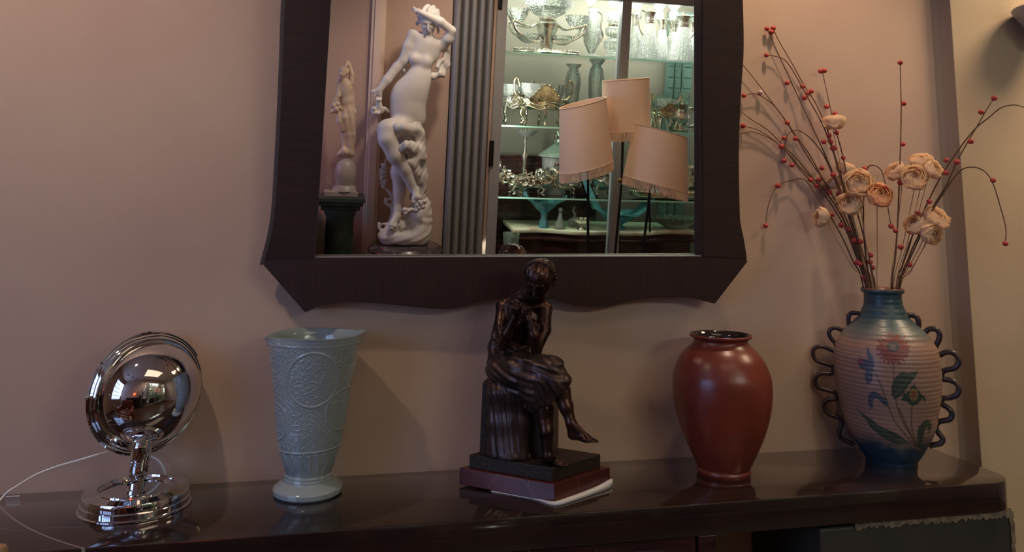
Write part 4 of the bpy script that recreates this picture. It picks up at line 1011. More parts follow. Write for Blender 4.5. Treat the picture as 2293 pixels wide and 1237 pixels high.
kb = depth(np.array([BC[0], BC[1], 1.15]))/FPX          # metres per pixel at the figure
def S(zx, zy, d=0.0): return at_dist(1000+zx/2.0625, 560+zy/2.0625, D0+d)
Uz = kb/2.0625                                          # metres per traced unit
vS = unit([CAM[0]-BC[0], CAM[1]-BC[1], 0]); rS = np.array([-vS[1], vS[0], 0.0]); uS = np.array([0, 0, 1.0])
zg = ZT+.078
def drop(p, z): q = np.array(p, float); q[2] = z; return q
fL = unit(pL-pF); fR = unit(pR-pF)                      # base edge directions
# --- plinth block
cA = on_table(1000+158/2.0625, 560+962/2.0625, zg); cBk = on_table(1000+484/2.0625, 560+905/2.0625, zg)
plf = S(160, 940, .02); plr = S(486, 930, -.015)
x0 = drop(plf, 0); x1 = drop(plr, 0); ex = unit(x1-x0); ey = np.cross([0, 0, 1.0], ex)
ztop = float(S(300, 612, .02)[2])
b = MB(); wq = np.linalg.norm(x1-x0)
qs = [x0, x1, x1+ey*.125, x0+ey*.125]
b.add([(p[0]-bo[0]-(c*.006 if i in (0, 3) else 0)*ex[0], p[1]-bo[1], z) for z, c in ((zg-bo[2]-.002, 1), (ztop-bo[2], 0)) for i, p in enumerate(qs)], [(0, 3, 2, 1), (4, 5, 6, 7), (0, 1, 5, 4), (1, 2, 6, 5), (2, 3, 7, 6), (3, 0, 4, 7)])
b.build('plinth_block', M['bronze_dark'], bs_, smooth=False, bevel=.003)
# --- body
lo = np.minimum(S(120, 980, -.12), S(720, 20, .12))-.03; hi = np.maximum(S(120, 980, .14), S(720, 20, -.12))+.03
lo = np.array([min(S(130, 900, 0)[0], S(130, 900, .15)[0])-.02, BC[1]-.20, zg-.012]); hi = np.array([S(740, 900, 0)[0]+.03, BC[1]+.17, S(430, 20, 0)[2]+.015])
cl = Clay(lo, hi, .0022)
k = .008
pel = S(275, 545, .045); chest = S(335, 335, .015); neckb = S(352, 235, .01)
shL = S(262, 262, .035); shR = S(456, 272, .0)
# torso: leaning forward, seen three-quarter from the front
up_t = unit(S(350, 250, .0)-S(290, 540, .05)); rt_t = unit(shR-shL); ft_t = unit(np.cross(up_t, rt_t)); ft_t = -ft_t if ft_t@vS < 0 else ft_t
A3 = [rt_t, ft_t, up_t]
cl.ell(S(352, 315, .018), (Uz*92, Uz*52, Uz*72), A3, k=.012)
cl.ell(S(325, 400, .032), (Uz*68, Uz*48, Uz*90), A3, k=.015)
cl.ell(S(295, 500, .045), (Uz*82, Uz*62, Uz*70), A3, k=.02)
cl.cone(S(345, 225, .02), S(395, 205, -.010), Uz*34, Uz*29, .008)          # neck, bent forward
cl.cone(S(345, 238, .022), shL, Uz*28, Uz*30, .014); cl.cone(S(375, 246, .012), shR, Uz*26, Uz*28, .014)
cl.chain([S(385, 190, -.002), S(345, 215, .012), S(290, 242, .030)], [Uz*26, Uz*27, Uz*25], .010); cl.chain([S(410, 215, -.004), S(440, 250, .0)], [Uz*22, Uz*24], .010)
cl.ell(shL, (Uz*34,)*3, k=.006); cl.ell(shR, (Uz*32,)*3, k=.006)
for sx, p in ((-1, S(318, 345, -.018)), (1, S(395, 350, -.026))): cl.ell(p, (Uz*34, Uz*28, Uz*30), A3, k=.008)
cl.cone(S(300, 240, .0), S(350, 262, -.012), Uz*7, Uz*7, .008); cl.cone(S(440, 262, -.015), S(385, 268, -.020), Uz*7, Uz*7, .008)
# left arm of the picture: down to the elbow, hand folded up to the collarbone
eL = S(262, 440, -.020); wL = S(310, 318, -.052)
cl.chain([shL, S(250, 350, .010), eL], [Uz*33, Uz*31, Uz*25], .006)
cl.chain([eL, S(278, 385, -.042), wL], [Uz*25, Uz*26, Uz*16], .006)
clay_hand(cl, wL, S(322, 255, -.050)-wL, rS, S(352, 250, -.01)-wL, Uz*88, 1.0, .004)
# right arm
eR = S(415, 462, -.050); wR = S(382, 320, -.070)
cl.chain([shR, S(452, 370, -.020), eR], [Uz*31, Uz*30, Uz*24], .006)
cl.chain([eR, S(404, 395, -.066), wR], [Uz*24, Uz*25, Uz*15], .006)
clay_hand(cl, wR, S(364, 262, -.062)-wR, -rS, S(340, 250, -.01)-wR, Uz*88, 1.0, .004)
# head
hc = S(432, 142, -.018)
fwdh = unit(vS*1.0-rS*.42-uS*.62); RH = Uz*90
PH = clay_head(cl, hc, fwdh, unit(uS+vS*.4), RH)
# crossing leg
hip = S(300, 560, .03); kn = S(488, 545, -.085); ank = S(575, 800, -.105)
cl.chain([hip, S(400, 545, -.03), kn], [Uz*66, Uz*58, Uz*44], .01)
cl.ell(kn+vS*.002, (Uz*42,)*3, k=.006)
cl.chain([kn, S(528, 650, -.085), S(552, 725, -.095), ank], [Uz*42, Uz*41, Uz*30, Uz*21], .008)
clay_foot(cl, ank, S(572, 848, -.100), S(690, 885, -.130), uS, Uz*24, .006)
# supporting leg
kn2 = S(418, 605, -.055); an2 = drop(S(468, 925, -.080), zg+Uz*42); foot_h = on_table(1000+462/2.0625, 560+968/2.0625, zg); foot_t = on_table(1000+538/2.0625, 560+1008/2.0625, zg)
cl.chain([S(330, 590, .02), kn2], [Uz*62, Uz*46], .01)
cl.chain([kn2, S(452, 740, -.058), S(462, 840, -.072), an2], [Uz*44, Uz*42, Uz*30, Uz*22], .008)
clay_foot(cl, an2, foot_h+np.array([0, 0, Uz*16]), foot_t+np.array([0, 0, Uz*11]), uS, Uz*24, .006)
cl.mesh('body', M['bronze'], bs_, bo, 1)
# --- hair: bound cap with waves and a braid band
ch_ = Clay(hc-RH*1.4, hc+RH*1.4, .0016)
f3, r3, u3 = frame3(fwdh, unit(uS+vS*.4))
ch_.ell(hc+u3*RH*.22-f3*RH*.14, (RH*.83, RH*.93, RH*.86), [r3, f3, u3], k=0)
ch_.ell(hc-f3*RH*.85-u3*RH*.15, (RH*.42, RH*.35, RH*.38), [r3, f3, u3], k=RH*.2)
def hairw(X, Y, Z):
    a = (X-hc[0])*r3[0]+(Y-hc[1])*r3[1]+(Z-hc[2])*r3[2]; c = (X-hc[0])*f3[0]+(Y-hc[1])*f3[1]+(Z-hc[2])*f3[2]
    return .0011*np.sin(a/RH*17+2*np.sin(c/RH*4))
ch_.warp(hairw)
def facecut(X, Y, Z):
    c = (X-hc[0])*f3[0]+(Y-hc[1])*f3[1]+(Z-hc[2])*f3[2]; u_ = (X-hc[0])*u3[0]+(Y-hc[1])*u3[1]+(Z-hc[2])*u3[2]
    return (c*.8-u_*.7)-RH*.34
ch_.cut(facecut)
for i in range(15):
    a = math.radians(-85+170*i/14); p = hc+r3*RH*.86*math.sin(a)+u3*(RH*.20+RH*.90*math.cos(a))-f3*RH*.05
    ch_.ell(p, (RH*.10, RH*.13, RH*.10), k=RH*.03)
ch_.mesh('hair', M['bronze'], bs_, bo, 1)
# --- drapery: wraps hips and lap, covers the knees, falls down the block
lo2 = lo.copy(); hi2 = np.array([S(600, 600, 0)[0], hi[1], S(300, 250, 0)[2]])
dr = Clay(lo2, hi2, .0024)
dr.chain([S(236, 350, .085), S(226, 450, .085), S(232, 560, .065)], [Uz*22, Uz*34, Uz*50], .012)     # fall over the back shoulder side
dr.ell(S(290, 545, .04), (Uz*102, Uz*86, Uz*58), k=.015); dr.ell(S(308, 455, .034), (Uz*84, Uz*60, Uz*62), A3, k=.02)
dr.chain([S(255, 560, .02), S(345, 548, -.030), S(430, 545, -.065), S(485, 548, -.078)], [Uz*72, Uz*68, Uz*58, Uz*48], .015)
dr.chain([S(486, 548, -.083), S(512, 610, -.084), S(530, 680, -.084)], [Uz*54, Uz*56, Uz*50], .012)
dr.chain([S(440, 600, -.075), S(480, 680, -.070)], [Uz*60, Uz*54], .02)
dr.chain([S(400, 600, -.055), S(420, 660, -.055), S(425, 710, -.050)], [Uz*66, Uz*62, Uz*52], .02)
dr.chain([S(470, 600, -.068), S(470, 670, -.062)], [Uz*62, Uz*52], .02)
dr.chain([S(330, 600, -.015), S(360, 680, -.020)], [Uz*66, Uz*40], .02)
def hemcut(X, Y, Z):                                    # slanting hem
    a = S(350, 728, -.05); c = S(405, 742, -.05); e = S(560, 622, -.08)
    rx = (X-c[0])*rS[0]+(Y-c[1])*rS[1]; l = (e-c)@rS; rise = (e-c)[2]
    t = rx/l
    zhem = c[2]+np.where(t > 0, rise*t**1.3 if False else rise*np.clip(t, 0, 9)**1.25, -rx*.0)+.0025*np.sin(rx/Uz/14)
    return np.where(rx > -Uz*110, (zhem-Z)*.8, -1)
def folds(X, Y, Z):
    c = S(240, 520, 0); rx = ((X-c[0])*rS[0]+(Y-c[1])*rS[1])/Uz; z = (Z-c[2])/Uz; dd = ((X-c[0])*vS[0]+(Y-c[1])*vS[1])/Uz
    ph_ = z*1.0+rx*.33-np.maximum(0, rx-90)*.22+dd*.25; swag = .65*np.sin(ph_/9.5+1.2*np.sin(rx/60))+.55*np.sin(ph_/5.7+2.1*np.sin(rx/47+1)+z/90)   # swags across the lap
    vert = .7*np.sin((rx*1.0+z*.32+dd*.4)/10.5+.9*np.sin(z/38))+.5*np.sin((rx*1.0+z*.50+dd*.4)/6.1+1.4*np.sin(z/52+2))
    m_ = np.clip((rx-130)/70, 0, 1)*np.clip((-z-10)/50, 0, 1)
    bk_ = np.clip((-20-rx)/25, 0, 1)*np.clip((z+40)/60, 0, 1)
    return .0027*(swag*(1-m_)+vert*m_)*(1-.85*bk_)
dr.warp(folds); dr.cut(hemcut)
# the fall over the front of the block
fb = Clay(lo2, hi2, .0024)
for i, (xa_, xb_, d0, d1, r0, r1) in enumerate(((212, 210, .018, .006, 20, 20), (240, 240, .008, -.004, 26, 26), (280, 285, .004, -.010, 30, 34), (318, 325, .0, -.014, 28, 32), (348, 350, -.006, -.016, 22, 28))):
    fb.chain([S(xa_, 608, d0+.01), S(xa_+5, 660, d0-.012), S((xa_+xb_)/2+4, 800, d1-.002), drop(S(xb_-2, 955, d1-.008), zg+.008)], [Uz*r0, Uz*(r0+5), Uz*r0*.95, Uz*r1*1.15], .022)
fb.chain([drop(S(215, 955, -.004), zg+.004), drop(S(300, 968, -.030), zg+.004), drop(S(378, 935, -.026), zg+.004)], [Uz*18, Uz*26, Uz*14], .01)
def vfold(X, Y, Z):
    c = S(240, 600, 0); rx = ((X-c[0])*rS[0]+(Y-c[1])*rS[1])/Uz; z = (Z-c[2])/Uz
    return (.0007+.0006*np.sin(rx/17+z/60))*np.sin(rx/8.2+1.3*np.sin(z/60)+z*.016)+.0005*np.sin(rx/3.9+z/33)
fb.warp(vfold)
a_ = dr.F; bF = fb.F; hmix = np.clip(.5+.5*(a_-bF)/.006, 0, 1)
both = (a_ < 900) & (bF < 900)
dr.F = np.where(both, a_+(bF-a_)*hmix-.006*hmix*(1-hmix), np.minimum(a_, bF)).astype(np.float32)
dr.cut(lambda X, Y, Z: zg+.001-Z+0*X)
dr.mesh('drapery', M['drape'], bs_, bo, 1)

# ------------------------------------------------------------------ far side of the room (seen in the wall mirror)
# ---- tall white marble woman on a dark marble stand
YM = -2.86
def Q1(zx, zy, d=0.0): return refl_y(820+zx/4.123, zy/4.123, YM+d)           # upper tracing
def Q2(zx, zy, d=0.0): return refl_y(820+zx/3.864, 270+zy/3.864, YM+d)       # lower tracing
um = refl_scale(905, 250, YM); U1 = um/4.123; U2 = um/3.864
base = refl_y(905, 545, YM); bz = float(base[2])
ms = thing('marble_statue', 'tall white marble statue of a draped woman shielding her face with a raised arm', 'statue', (base[0], YM, bz))
mo = np.array(ms.location)
lo = np.array([Q1(20, 600)[0]-.04, YM-.20, bz-.002]); hi = np.array([Q1(830, 300)[0]+.04, YM+.22, Q1(500, 30)[2]+.04])
cl = Clay(lo, hi, .0052)
fwd_ = np.array([0, 1.0, 0]); r_ = np.array([1.0, 0, 0]); z_ = np.array([0, 0, 1.0])
pelv = Q1(375, 1010, 0); chst = Q1(545, 470, .0); wst = Q1(480, 740, .02)
upt = unit(chst-pelv); A3 = [unit(np.cross(upt, [0, -1, 0])), np.array([0, 1.0, 0]), upt]
cl.ell(chst, (U1*140, U1*85, U1*150), A3, k=.03)
cl.ell(wst, (U1*120, U1*78, U1*165), A3, k=.05)
cl.ell(Q1(392, 900, .01), (U1*172, U1*104, U1*200), A3, k=.05)
cl.ell(Q1(385, 1060, .0), (U1*165, U1*112, U1*150), A3, k=.04)
for q_, rr_2 in ((Q1(548, 568, .040), 50), (Q1(440, 545, .038), 48)): cl.ell(q_, (U1*rr_2, U1*40, U1*rr_2), k=.035)
cl.cone(Q1(555, 370, .0), Q1(570, 290, .03), U1*46, U1*42, .02)
sR = Q1(700, 420, .0); sL = Q1(430, 320, .0)
cl.cone(chst+upt*U1*60, sR, U1*60, U1*52, .03); cl.cone(chst+upt*U1*70, sL, U1*62, U1*50, .03)
# raised arm across the brow
el = Q1(785, 285, .06)
cl.chain([sR, Q1(755, 360, .04), el], [U1*54, U1*50, U1*40], .012)
wr = Q1(500, 118, .10); cl.chain([el, Q1(680, 205, .09), wr], [U1*40, U1*44, U1*27], .012)
clay_hand(cl, wr, Q1(425, 80, .08)-wr, -z_, -fwd_, U1*105, .5, .008)
# lowered arm
e2 = Q1(280, 625, .0); w2 = Q1(120, 835, .03)
cl.chain([sL, Q1(385, 430, .0), Q1(345, 560, .0), e2], [U1*50, U1*50, U1*46, U1*44], .015)
cl.chain([e2, Q1(190, 740, .015), w2], [U1*46, U1*42, U1*30], .012)
clay_hand(cl, w2, Q1(112, 950, .03)-w2, -r_, fwd_, U1*130, .9, .008)
cl.cone(w2, Q1(60, 850, .03), U1*22, U1*20, .01)
cl.chain([Q1(112, 940, .03), Q1(125, 985, .03), Q1(110, 1030, .03)], [U1*30, U1*22, U1*24], .01)
rn = random.Random(8)
for i in range(14):                                   # flowers held in the hand
    cl.ell(Q1(100+rn.uniform(-35, 45), 1025+rn.uniform(-40, 45), .03+rn.uniform(-.02, .02)), (U1*rn.uniform(16, 26),)*3, k=.004)
cl.chain([Q1(130, 1000, .03), Q1(170, 1005, .02), Q1(200, 1030, .0)], U1*18, .006)
hcm = Q1(575, 195, .035); RHm = U1*118
fwdm = unit(fwd_*.8-z_*.45-r_*.10)
clay_head(cl, hcm, fwdm, z_, RHm)
# legs: bent leg crosses in front, standing leg behind it to the left
hipL = Q1(345, 1160, .03); knL = Q2(182, 165, .12); anL = Q2(410, 600, .085)
cl.chain([hipL, Q2(190, 85, .09), knL], [U1*100, U1*96, U2*74], .025)
cl.chain([knL, Q2(250, 300, .12), Q2(330, 420, .10), anL], [U2*76, U2*70, U2*58, U2*36], .02)
clay_foot(cl, anL, Q2(425, 590, .075), Q2(440, 705, .13), fwd_, U2*40, .008)
hipR = Q1(440, 1120, -.02); knR = Q2(300, 300, .0); anR = Q2(270, 760, .03)
cl.chain([hipR, Q2(330, 160, -.01), knR], [U1*95, U2*80, U2*66], .03)
cl.chain([knR, Q2(282, 450, .0), Q2(285, 620, .01), anR], [U2*72, U2*68, U2*50, U2*38], .02)
cl.chain([anR, Q2(262, 830, .05), Q2(215, 905, .10)], [U2*34, U2*36, U2*24], .012)
for i in range(5): cl.cone(Q2(235+i*7, 880+i*2, .09), Q2(212+i*9, 908+i*3, .11), U2*11, U2*9, .003)
cl.mesh('body', M['marble'], ms, mo, 2)
# hair, loose and swept
hr = Clay(hcm-RHm*1.7, hcm+RHm*1.7, .0045); f3, r3, u3 = frame3(fwdm, z_)
hr.ell(hcm+u3*RHm*.30-f3*RHm*.22, (RHm*.88, RHm*.95, RHm*.88), [r3, f3, u3], k=0)
for a, b_ in ((Q1(490, 230, .03), Q1(505, 300, .06)), (Q1(480, 200, .0), Q1(470, 330, .03)), (Q1(660, 240, .0), Q1(665, 320, .0)), (Q1(510, 210, .08), Q1(525, 360, .085))): hr.cone(a, b_, RHm*.16, RHm*.07, .02)
hr.warp(lambda X, Y, Z: .006*np.sin((X-hcm[0])/RHm*11+3*np.sin((Z-hcm[2])/RHm*2.5)+(Y-hcm[1])/RHm*4))
hr.cut(lambda X, Y, Z: np.minimum(((X-hcm[0])*f3[0]+(Y-hcm[1])*f3[1]+(Z-hcm[2])*f3[2])-((X-hcm[0])*u3[0]+(Y-hcm[1])*u3[1]+(Z-hcm[2])*u3[2])*.9-RHm*.14, ((X-hcm[0])*f3[0]+(Y-hcm[1])*f3[1]+(Z-hcm[2])*f3[2])+RHm*.1))
hr.mesh('hair', M['marble'], ms, mo, 1)
# drapery: over the right arm, round the hips and down to the rock
dr = Clay(lo, hi, .0055)
dr.chain([Q1(735, 470, -.02), Q1(725, 590, -.02), Q1(690, 680, .0), Q1(620, 705, .02), Q1(580, 720, .03)], [U1*34, U1*42, U1*38, U1*26, U1*12], .02)
dr.chain([Q1(655, 620, .02), Q1(690, 560, .0)], [U1*22, U1*26], .015)
dr.chain([Q1(330, 575, -.02), Q1(350, 640, -.02), Q1(320, 690, -.02)], [U1*24, U1*24, U1*14], .015)
dr.chain([Q1(490, 1110, .04), Q2(425, 30, .03), Q2(445, 130, .02), Q2(455, 250, .02)], [U1*22, U1*46, U2*62, U2*60], .03)
dr.chain([Q2(205, 45, .13), Q2(300, 62, .15), Q2(400, 75, .10), Q2(450, 90, .05)], [U2*22, U2*36, U2*40, U2*40], .03)
dr.ell(Q2(375, 235, .12), (U2*85, U2*50, U2*58), k=.03); dr.ell(Q2(440, 270, .07), (U2*68, U2*60, U2*66), k=.03)
dr.chain([Q2(305, 250, .15), Q2(345, 215, .17)], [U2*30, U2*40], .02)
dr.chain([Q2(340, 370, .12), Q2(400, 350, .09), Q2(470, 330, .04)], [U2*26, U2*48, U2*48], .03)
dr.chain([Q2(400, 370, .09), Q2(425, 450, .07), Q2(440, 540, .05)], [U2*50, U2*44, U2*26], .02)
dr.chain([Q2(462, 330, .0), Q2(470, 480, .0), Q2(470, 660, .0)], [U2*58, U2*52, U2*46], .03)
dr.chain([Q2(430, 330, -.04), Q2(430, 650, -.04)], [U2*56, U2*56], .03)
c0 = Q2(400, 300)
dr.warp(lambda X, Y, Z: .0036*np.sin((X-c0[0])/U2/14+.30*(Z-c0[2])/U2/11+1.2*np.sin((Z-c0[2])/U2/60)+(Y-c0[1])/U2/20)+.0016*np.sin((X-c0[0])/U2/8-.5*(Z-c0[2])/U2/9+2*np.sin((Z-c0[2])/U2/37)))
dr.mesh('drapery', M['marble'], ms, mo, 1)
# rock with roses and waves
rk = Clay(lo, hi, .0055)
for p, r in ((Q2(420, 980, .0), (U2*135, U2*110, U2*130)), (Q2(475, 820, -.02), (U2*85, U2*90, U2*150)), (Q2(200, 1000, .02), (U2*100, U2*90, U2*75)), (Q2(330, 1010, .03), (U2*190, U2*105, U2*70)), (Q2(500, 720, -.02), (U2*46, U2*60, U2*60)), (Q2(440, 900, .0), (U2*118, U2*100, U2*190))): rk.ell(p, r, k=.04)
rk.chain([Q2(290, 900, .0), Q2(240, 930, .06), Q2(215, 930, .10)], [U2*50, U2*34, U2*24], .02)
for i in range(5): pass
rk.warp(lambda X, Y, Z: .004*np.sin(X*55+3*np.sin(Z*30))*np.sin(Z*60+Y*40))
rk.cut(lambda X, Y, Z: bz+.001-Z+0*X)
for (x, y) in ((340, 800), (365, 780), (330, 770), (390, 770), (430, 775), (455, 755), (440, 730), (470, 720), (500, 700), (490, 745), (455, 700)):
    c = Q2(x, y, .11)
    for j in range(5):
        a = j*1.257+x; rk.ell(c+np.array([math.cos(a)*U2*13, .008, math.sin(a)*U2*13]), (U2*13, U2*9, U2*13), k=.002)
    rk.ell(c+np.array([0, .018, 0]), (U2*9,)*3, k=.002)
def curl(x, y, r, d, turns=1.4, flip=1):
    pts = [Q2(x+flip*r*(1-.55*t)*math.cos(2.6+t*turns*4.4), y-r*(1-.55*t)*math.sin(2.6+t*turns*4.4), d) for t in np.linspace(0, 1, 12)]
    rk.chain(pts, [U2*(16-8*t) for t in np.linspace(0, 1, 12)], .003)
curl(205, 700, 42, -.02); curl(150, 915, 46, .0)
rk.chain([Q2(225, 640, -.03), Q2(170, 590, -.03), Q2(250, 700, -.02)], [U2*10, U2*8, U2*14], .01)
rk.chain([Q2(230, 760, -.02), Q2(240, 850, -.01), Q2(200, 950, .0)], [U2*22, U2*34, U2*46], .02)
rk.mesh('rock', M['marble'], ms, mo, 1)
# hanging garland end beside the calf
gl = MB(); rn = random.Random(4)
for i in range(34):
    t = i/33; y = 375+205*t; w_ = 30*math.sin(math.pi*min(1, .12+t*.9))**.6
    for j in range(2): gl.ball(Q2(145+rn.uniform(-w_, w_)*.8, y, -.02+rn.uniform(-.015, .015))-mo, U2*rn.uniform(9, 15), 8)
gl.tube(spline(np.array([Q2(155, 380, -.03)-mo, Q2(190, 300, -.05)-mo, Q2(260, 260, -.06)-mo]), 6), U2*5, 8)
gl.build('garland', M['marble'], ms)
# stand of dark veined marble
p = refl_y(905, 548, YM); x0 = float(refl_y(822, 550, YM)[0]); x1 = float(refl_y(990, 555, YM)[0]); xm = (x0+x1)/2; hw = (x1-x0)/2
st = thing('marble_pedestal', 'dark grey-veined marble column stand under the tall white marble statue', 'pedestal', (xm, YM-.0, 0))
b = MB(); b.lathe([(hw*.80, bz-.10), (hw*.80, bz-.075), (hw*.86, bz-.06), (hw*.97, bz-.05), (hw, bz-.035), (hw*.97, bz-.02), (hw*.90, bz-.012), (hw*.88, bz-.0015)], 64); b.build('top_slab', M['marble_dark'], st)
b = MB(); b.lathe([(hw*.75, .08), (hw*.70, .12), (hw*.66, bz-.16), (hw*.72, bz-.13), (hw*.80, bz-.10)], 48); b.build('shaft', M['marble_dark'], st)
b = MB(); b.lathe([(hw*.9, 0), (hw*.9, .05), (hw*.78, .08)], 48); b.build('foot', M['marble_dark'], st)

# ---- small cream marble figurine on a globe, on a dark green pedestal
YG = -2.92
def Q3(zx, zy, d=0.0): return refl_y(680+zx/2.062, zy/2.062, YG+d)
ug = refl_scale(765, 280, YG)/2.062
gb = Q3(172, 903)
ped = thing('green_pedestal', 'dark green marble pedestal with a square moulded top', 'pedestal', (float(gb[0]), YG, 0))
pz = float(gb[2]); hwp = ug*112; hs = ug*66
def pbox(name, w, z0, z1, bev=.004):
    b = MB(); b.box((-w, -w*.8, z0), (w, w*.8, z1)); return b.build(name, M['green_marble'], ped, smooth=False, bevel=bev)
pbox('top_slab', hwp, pz-ug*22, pz); pbox('cornice', hwp*.93, pz-ug*40, pz-ug*22, .008); pbox('cornice', hwp*.80, pz-ug*62, pz-ug*40, .008)
b = MB(); b.lathe([(hs*1.25, 0), (hs*1.25, .05), (hs*1.05, .08), (hs, .12), (hs*.98, pz-ug*100), (hs*1.1, pz-ug*85), (hs*1.15, pz-ug*62)], 40, rfun=lambda a, r, z: np.where(np.ones_like(a)*z > .1, r*(1+.02*np.abs(np.sin(a*9))), r)); b.build('column', M['green_marble'], ped)
fg = thing('marble_figurine', 'small cream marble figurine of a standing woman on a globe above the green pedestal', 'statue', (float(gb[0]), YG, pz))
fo = np.array(fg.location)
b = MB(); w1 = ug*78
b.box((-w1, -w1*.7, 0), (w1, w1*.7, ug*26)); b.build('base_slab', M['marble_grey'], fg, smooth=False, bevel=.005)
gc = Q3(192, 812); b = MB()
b.lathe([(ug*62, 26*ug), (ug*56, 40*ug), (ug*44, 52*ug), (ug*46, 70*ug), (ug*50, 100*ug), (ug*48, 130*ug), (ug*40, 155*ug), (ug*22, 176*ug), (0, 182*ug)], 40, (float(gc[0]-fo[0]), 0, 0)); b.build('globe', M['marble_grey'], fg)
lo = np.array([Q3(110, 500)[0]-.02, YG-.09, Q3(190, 745)[2]]); hi = np.array([Q3(250, 500)[0]+.02, YG+.10, Q3(205, 270)[2]+.02])
c3 = Clay(lo, hi, .0036)
c3.ell(Q3(193, 415), (ug*34, ug*26, ug*52), k=.01); c3.ell(Q3(196, 470), (ug*30, ug*24, ug*50), k=.012); c3.ell(Q3(198, 525), (ug*37, ug*30, ug*45), k=.015)
c3.cone(Q3(188, 380), Q3(184, 350), ug*13, ug*12, .006)
clay_head(c3, Q3(183, 335, .01), fwd_*.8-r_*.5, z_, ug*30)
c3.chain([Q3(218, 385), Q3(222, 345), Q3(210, 300), Q3(203, 284)], [ug*14, ug*12, ug*9, ug*6], .004)
c3.chain([Q3(168, 385), Q3(178, 345, .03), Q3(195, 305, .02), Q3(203, 284)], [ug*13, ug*11, ug*9, ug*6], .004)
c3.chain([Q3(168, 385), Q3(160, 440, .02), Q3(140, 480, .03)], [ug*13, ug*12, ug*10], .005)
for (x, y, r) in ((138, 490, 14), (158, 482, 13), (150, 505, 16), (134, 515, 13), (165, 500, 12)): c3.ell(Q3(x, y, .035), (ug*r,)*3, k=.004)
c3.chain([Q3(160, 510, .02), Q3(168, 560, .02), Q3(182, 600, .02)], [ug*14, ug*18, ug*14], .01)
c3.chain([Q3(190, 545, .01), Q3(195, 620), Q3(190, 690)], [ug*28, ug*22, ug*14], .01)
c3.chain([Q3(208, 545), Q3(215, 620), Q3(214, 690)], [ug*28, ug*24, ug*18], .01)
c3.chain([Q3(222, 420, -.02), Q3(226, 520, -.02), Q3(222, 640, -.02), Q3(214, 710)], [ug*10, ug*15, ug*17, ug*20], .012)
c3.chain([Q3(160, 716, .02), Q3(185, 700, .02), Q3(225, 708)], [ug*8, ug*20, ug*14], .01)
cz = Q3(190, 500)
c3.warp(lambda X, Y, Z: np.where(Z < cz[2], .0022*np.sin((X-cz[0])/ug/5+(Z-cz[2])/ug/22), 0))
c3.mesh('figure', M['marble_old'], fg, fo, 1)

# ---- floor lamp with three tilted fringed shades
YL = -2.72
ul = refl_scale(1400, 320, YL)
def Q4(px, py, d=0.0): return refl_y(px, py, YL+d)
fb0 = Q4(1385, 560); lx, lz = float(fb0[0]), 0
fl = thing('floor_lamp', 'black iron floor lamp with three tilted peach fringed shades', 'lamp', (lx, YL, 0)); flo = np.array(fl.location)
shd = [((1304, 228), 48, (1311, 372), 55, .20), ((1400, 178), 50, (1401, 292), 52, .06), ((1477, 293), 56, (1466, 412), 68, -.18)]
arms = [[(1315, 372), (1316, 455), (1315, 575), (1314, 900)], [(1393, 300), (1391, 400), (1384, 480), (1375, 575), (1350, 900)], [(1455, 410), (1449, 470), (1443, 520), (1435, 575), (1410, 900)]]
for (tc_, tr, bc_, br, nm), dd in zip(shd, (.05, -.06, .10)):
    T0 = Q4(*tc_, dd); B0 = Q4(*bc_, dd); ax = T0-B0; L_ = np.linalg.norm(ax); A = ax/L_; X = unit(np.cross([0, 1, 0], A)); Y = np.cross(A, X); Rm = np.stack([X, Y, A], 1)
    tr *= ul; br *= ul
    xf = lambda q, B0=B0, Rm=Rm, k_=nm*(1 if X[0] > 0 else 1): (lambda w: np.stack([w[:, 0], w[:, 1], w[:, 2]+k_*w[:, 0]], 1))(q@Rm.T)+B0-flo
    b = MB(); b.lathe([(br, 0), (tr, L_)], 64, cap=False); b.lathe([(br-.004, .001), (tr-.004, L_-.001)], 64, cap=False)
    V1 = [(br, 0), (br-.004, .001)]; b.lathe(V1, 64, cap=False); b.lathe([(tr, L_), (tr-.004, L_-.001)], 64, cap=False)
    sh = b.build('lamp_shade', M['shade'], fl, xf=xf)
    b = MB(); a = np.arange(65)*2*math.pi/64
    for (r, z) in ((tr, L_), (br, 0)): b.tube([(r*math.cos(q), r*math.sin(q), z) for q in a[:-1]], .003, 6, True)
    b.build('piping', M['fringe'], sh, xf=xf)
    b = MB(); n = 150; rn = random.Random(3)
    for i in range(n):
        q = i*2*math.pi/n; l = .058+rn.uniform(-.004, .004); b.tube([(br*math.cos(q), br*math.sin(q), 0), (br*1.01*math.cos(q+.01), br*1.01*math.sin(q+.01), -l)], .0024, 4)
    b.build('fringe', M['fringe'], sh, xf=xf)
    b = MB()
    for k in range(3): q = k*2.094; b.tube([(0, 0, L_*.75), (tr*.97*math.cos(q), tr*.97*math.sin(q), L_*.9)], .0015, 5)
    b.tube([(0, 0, -.06), (0, 0, L_*.75)], .006, 8); b.build('shade_carrier', M['iron'], sh, xf=xf)
for i, (P, dd) in enumerate(zip(arms, (.05, -.06, .10))):
    pts = []
    for j, (x, y) in enumerate(P):
        p_ = Q4(x, y, dd*(1-.6*j/len(P))); p_[2] = max(p_[2], .02); pts.append(p_-flo)
    b = MB(); b.tube(pts, .0085, 10); o = b.build('leg', M['iron'], fl)
kn = Q4(1387, 404, -.03)-flo; b = MB(); b.ball(kn, .016, 14); b.build('brass_joint', M['brass'], fl)
j2 = Q4(1325, 478, .03)-flo; b = MB(); b.tube([Q4(1292, 370, .05)-flo, Q4(1302, 410, .05)-flo, j2], .006, 8); b.ball(j2, .012, 10)
b.tube([Q4(1452, 425, .08)-flo, Q4(1454, 520, .05)-flo], .006, 8); b.build('brace', M['iron'], fl)

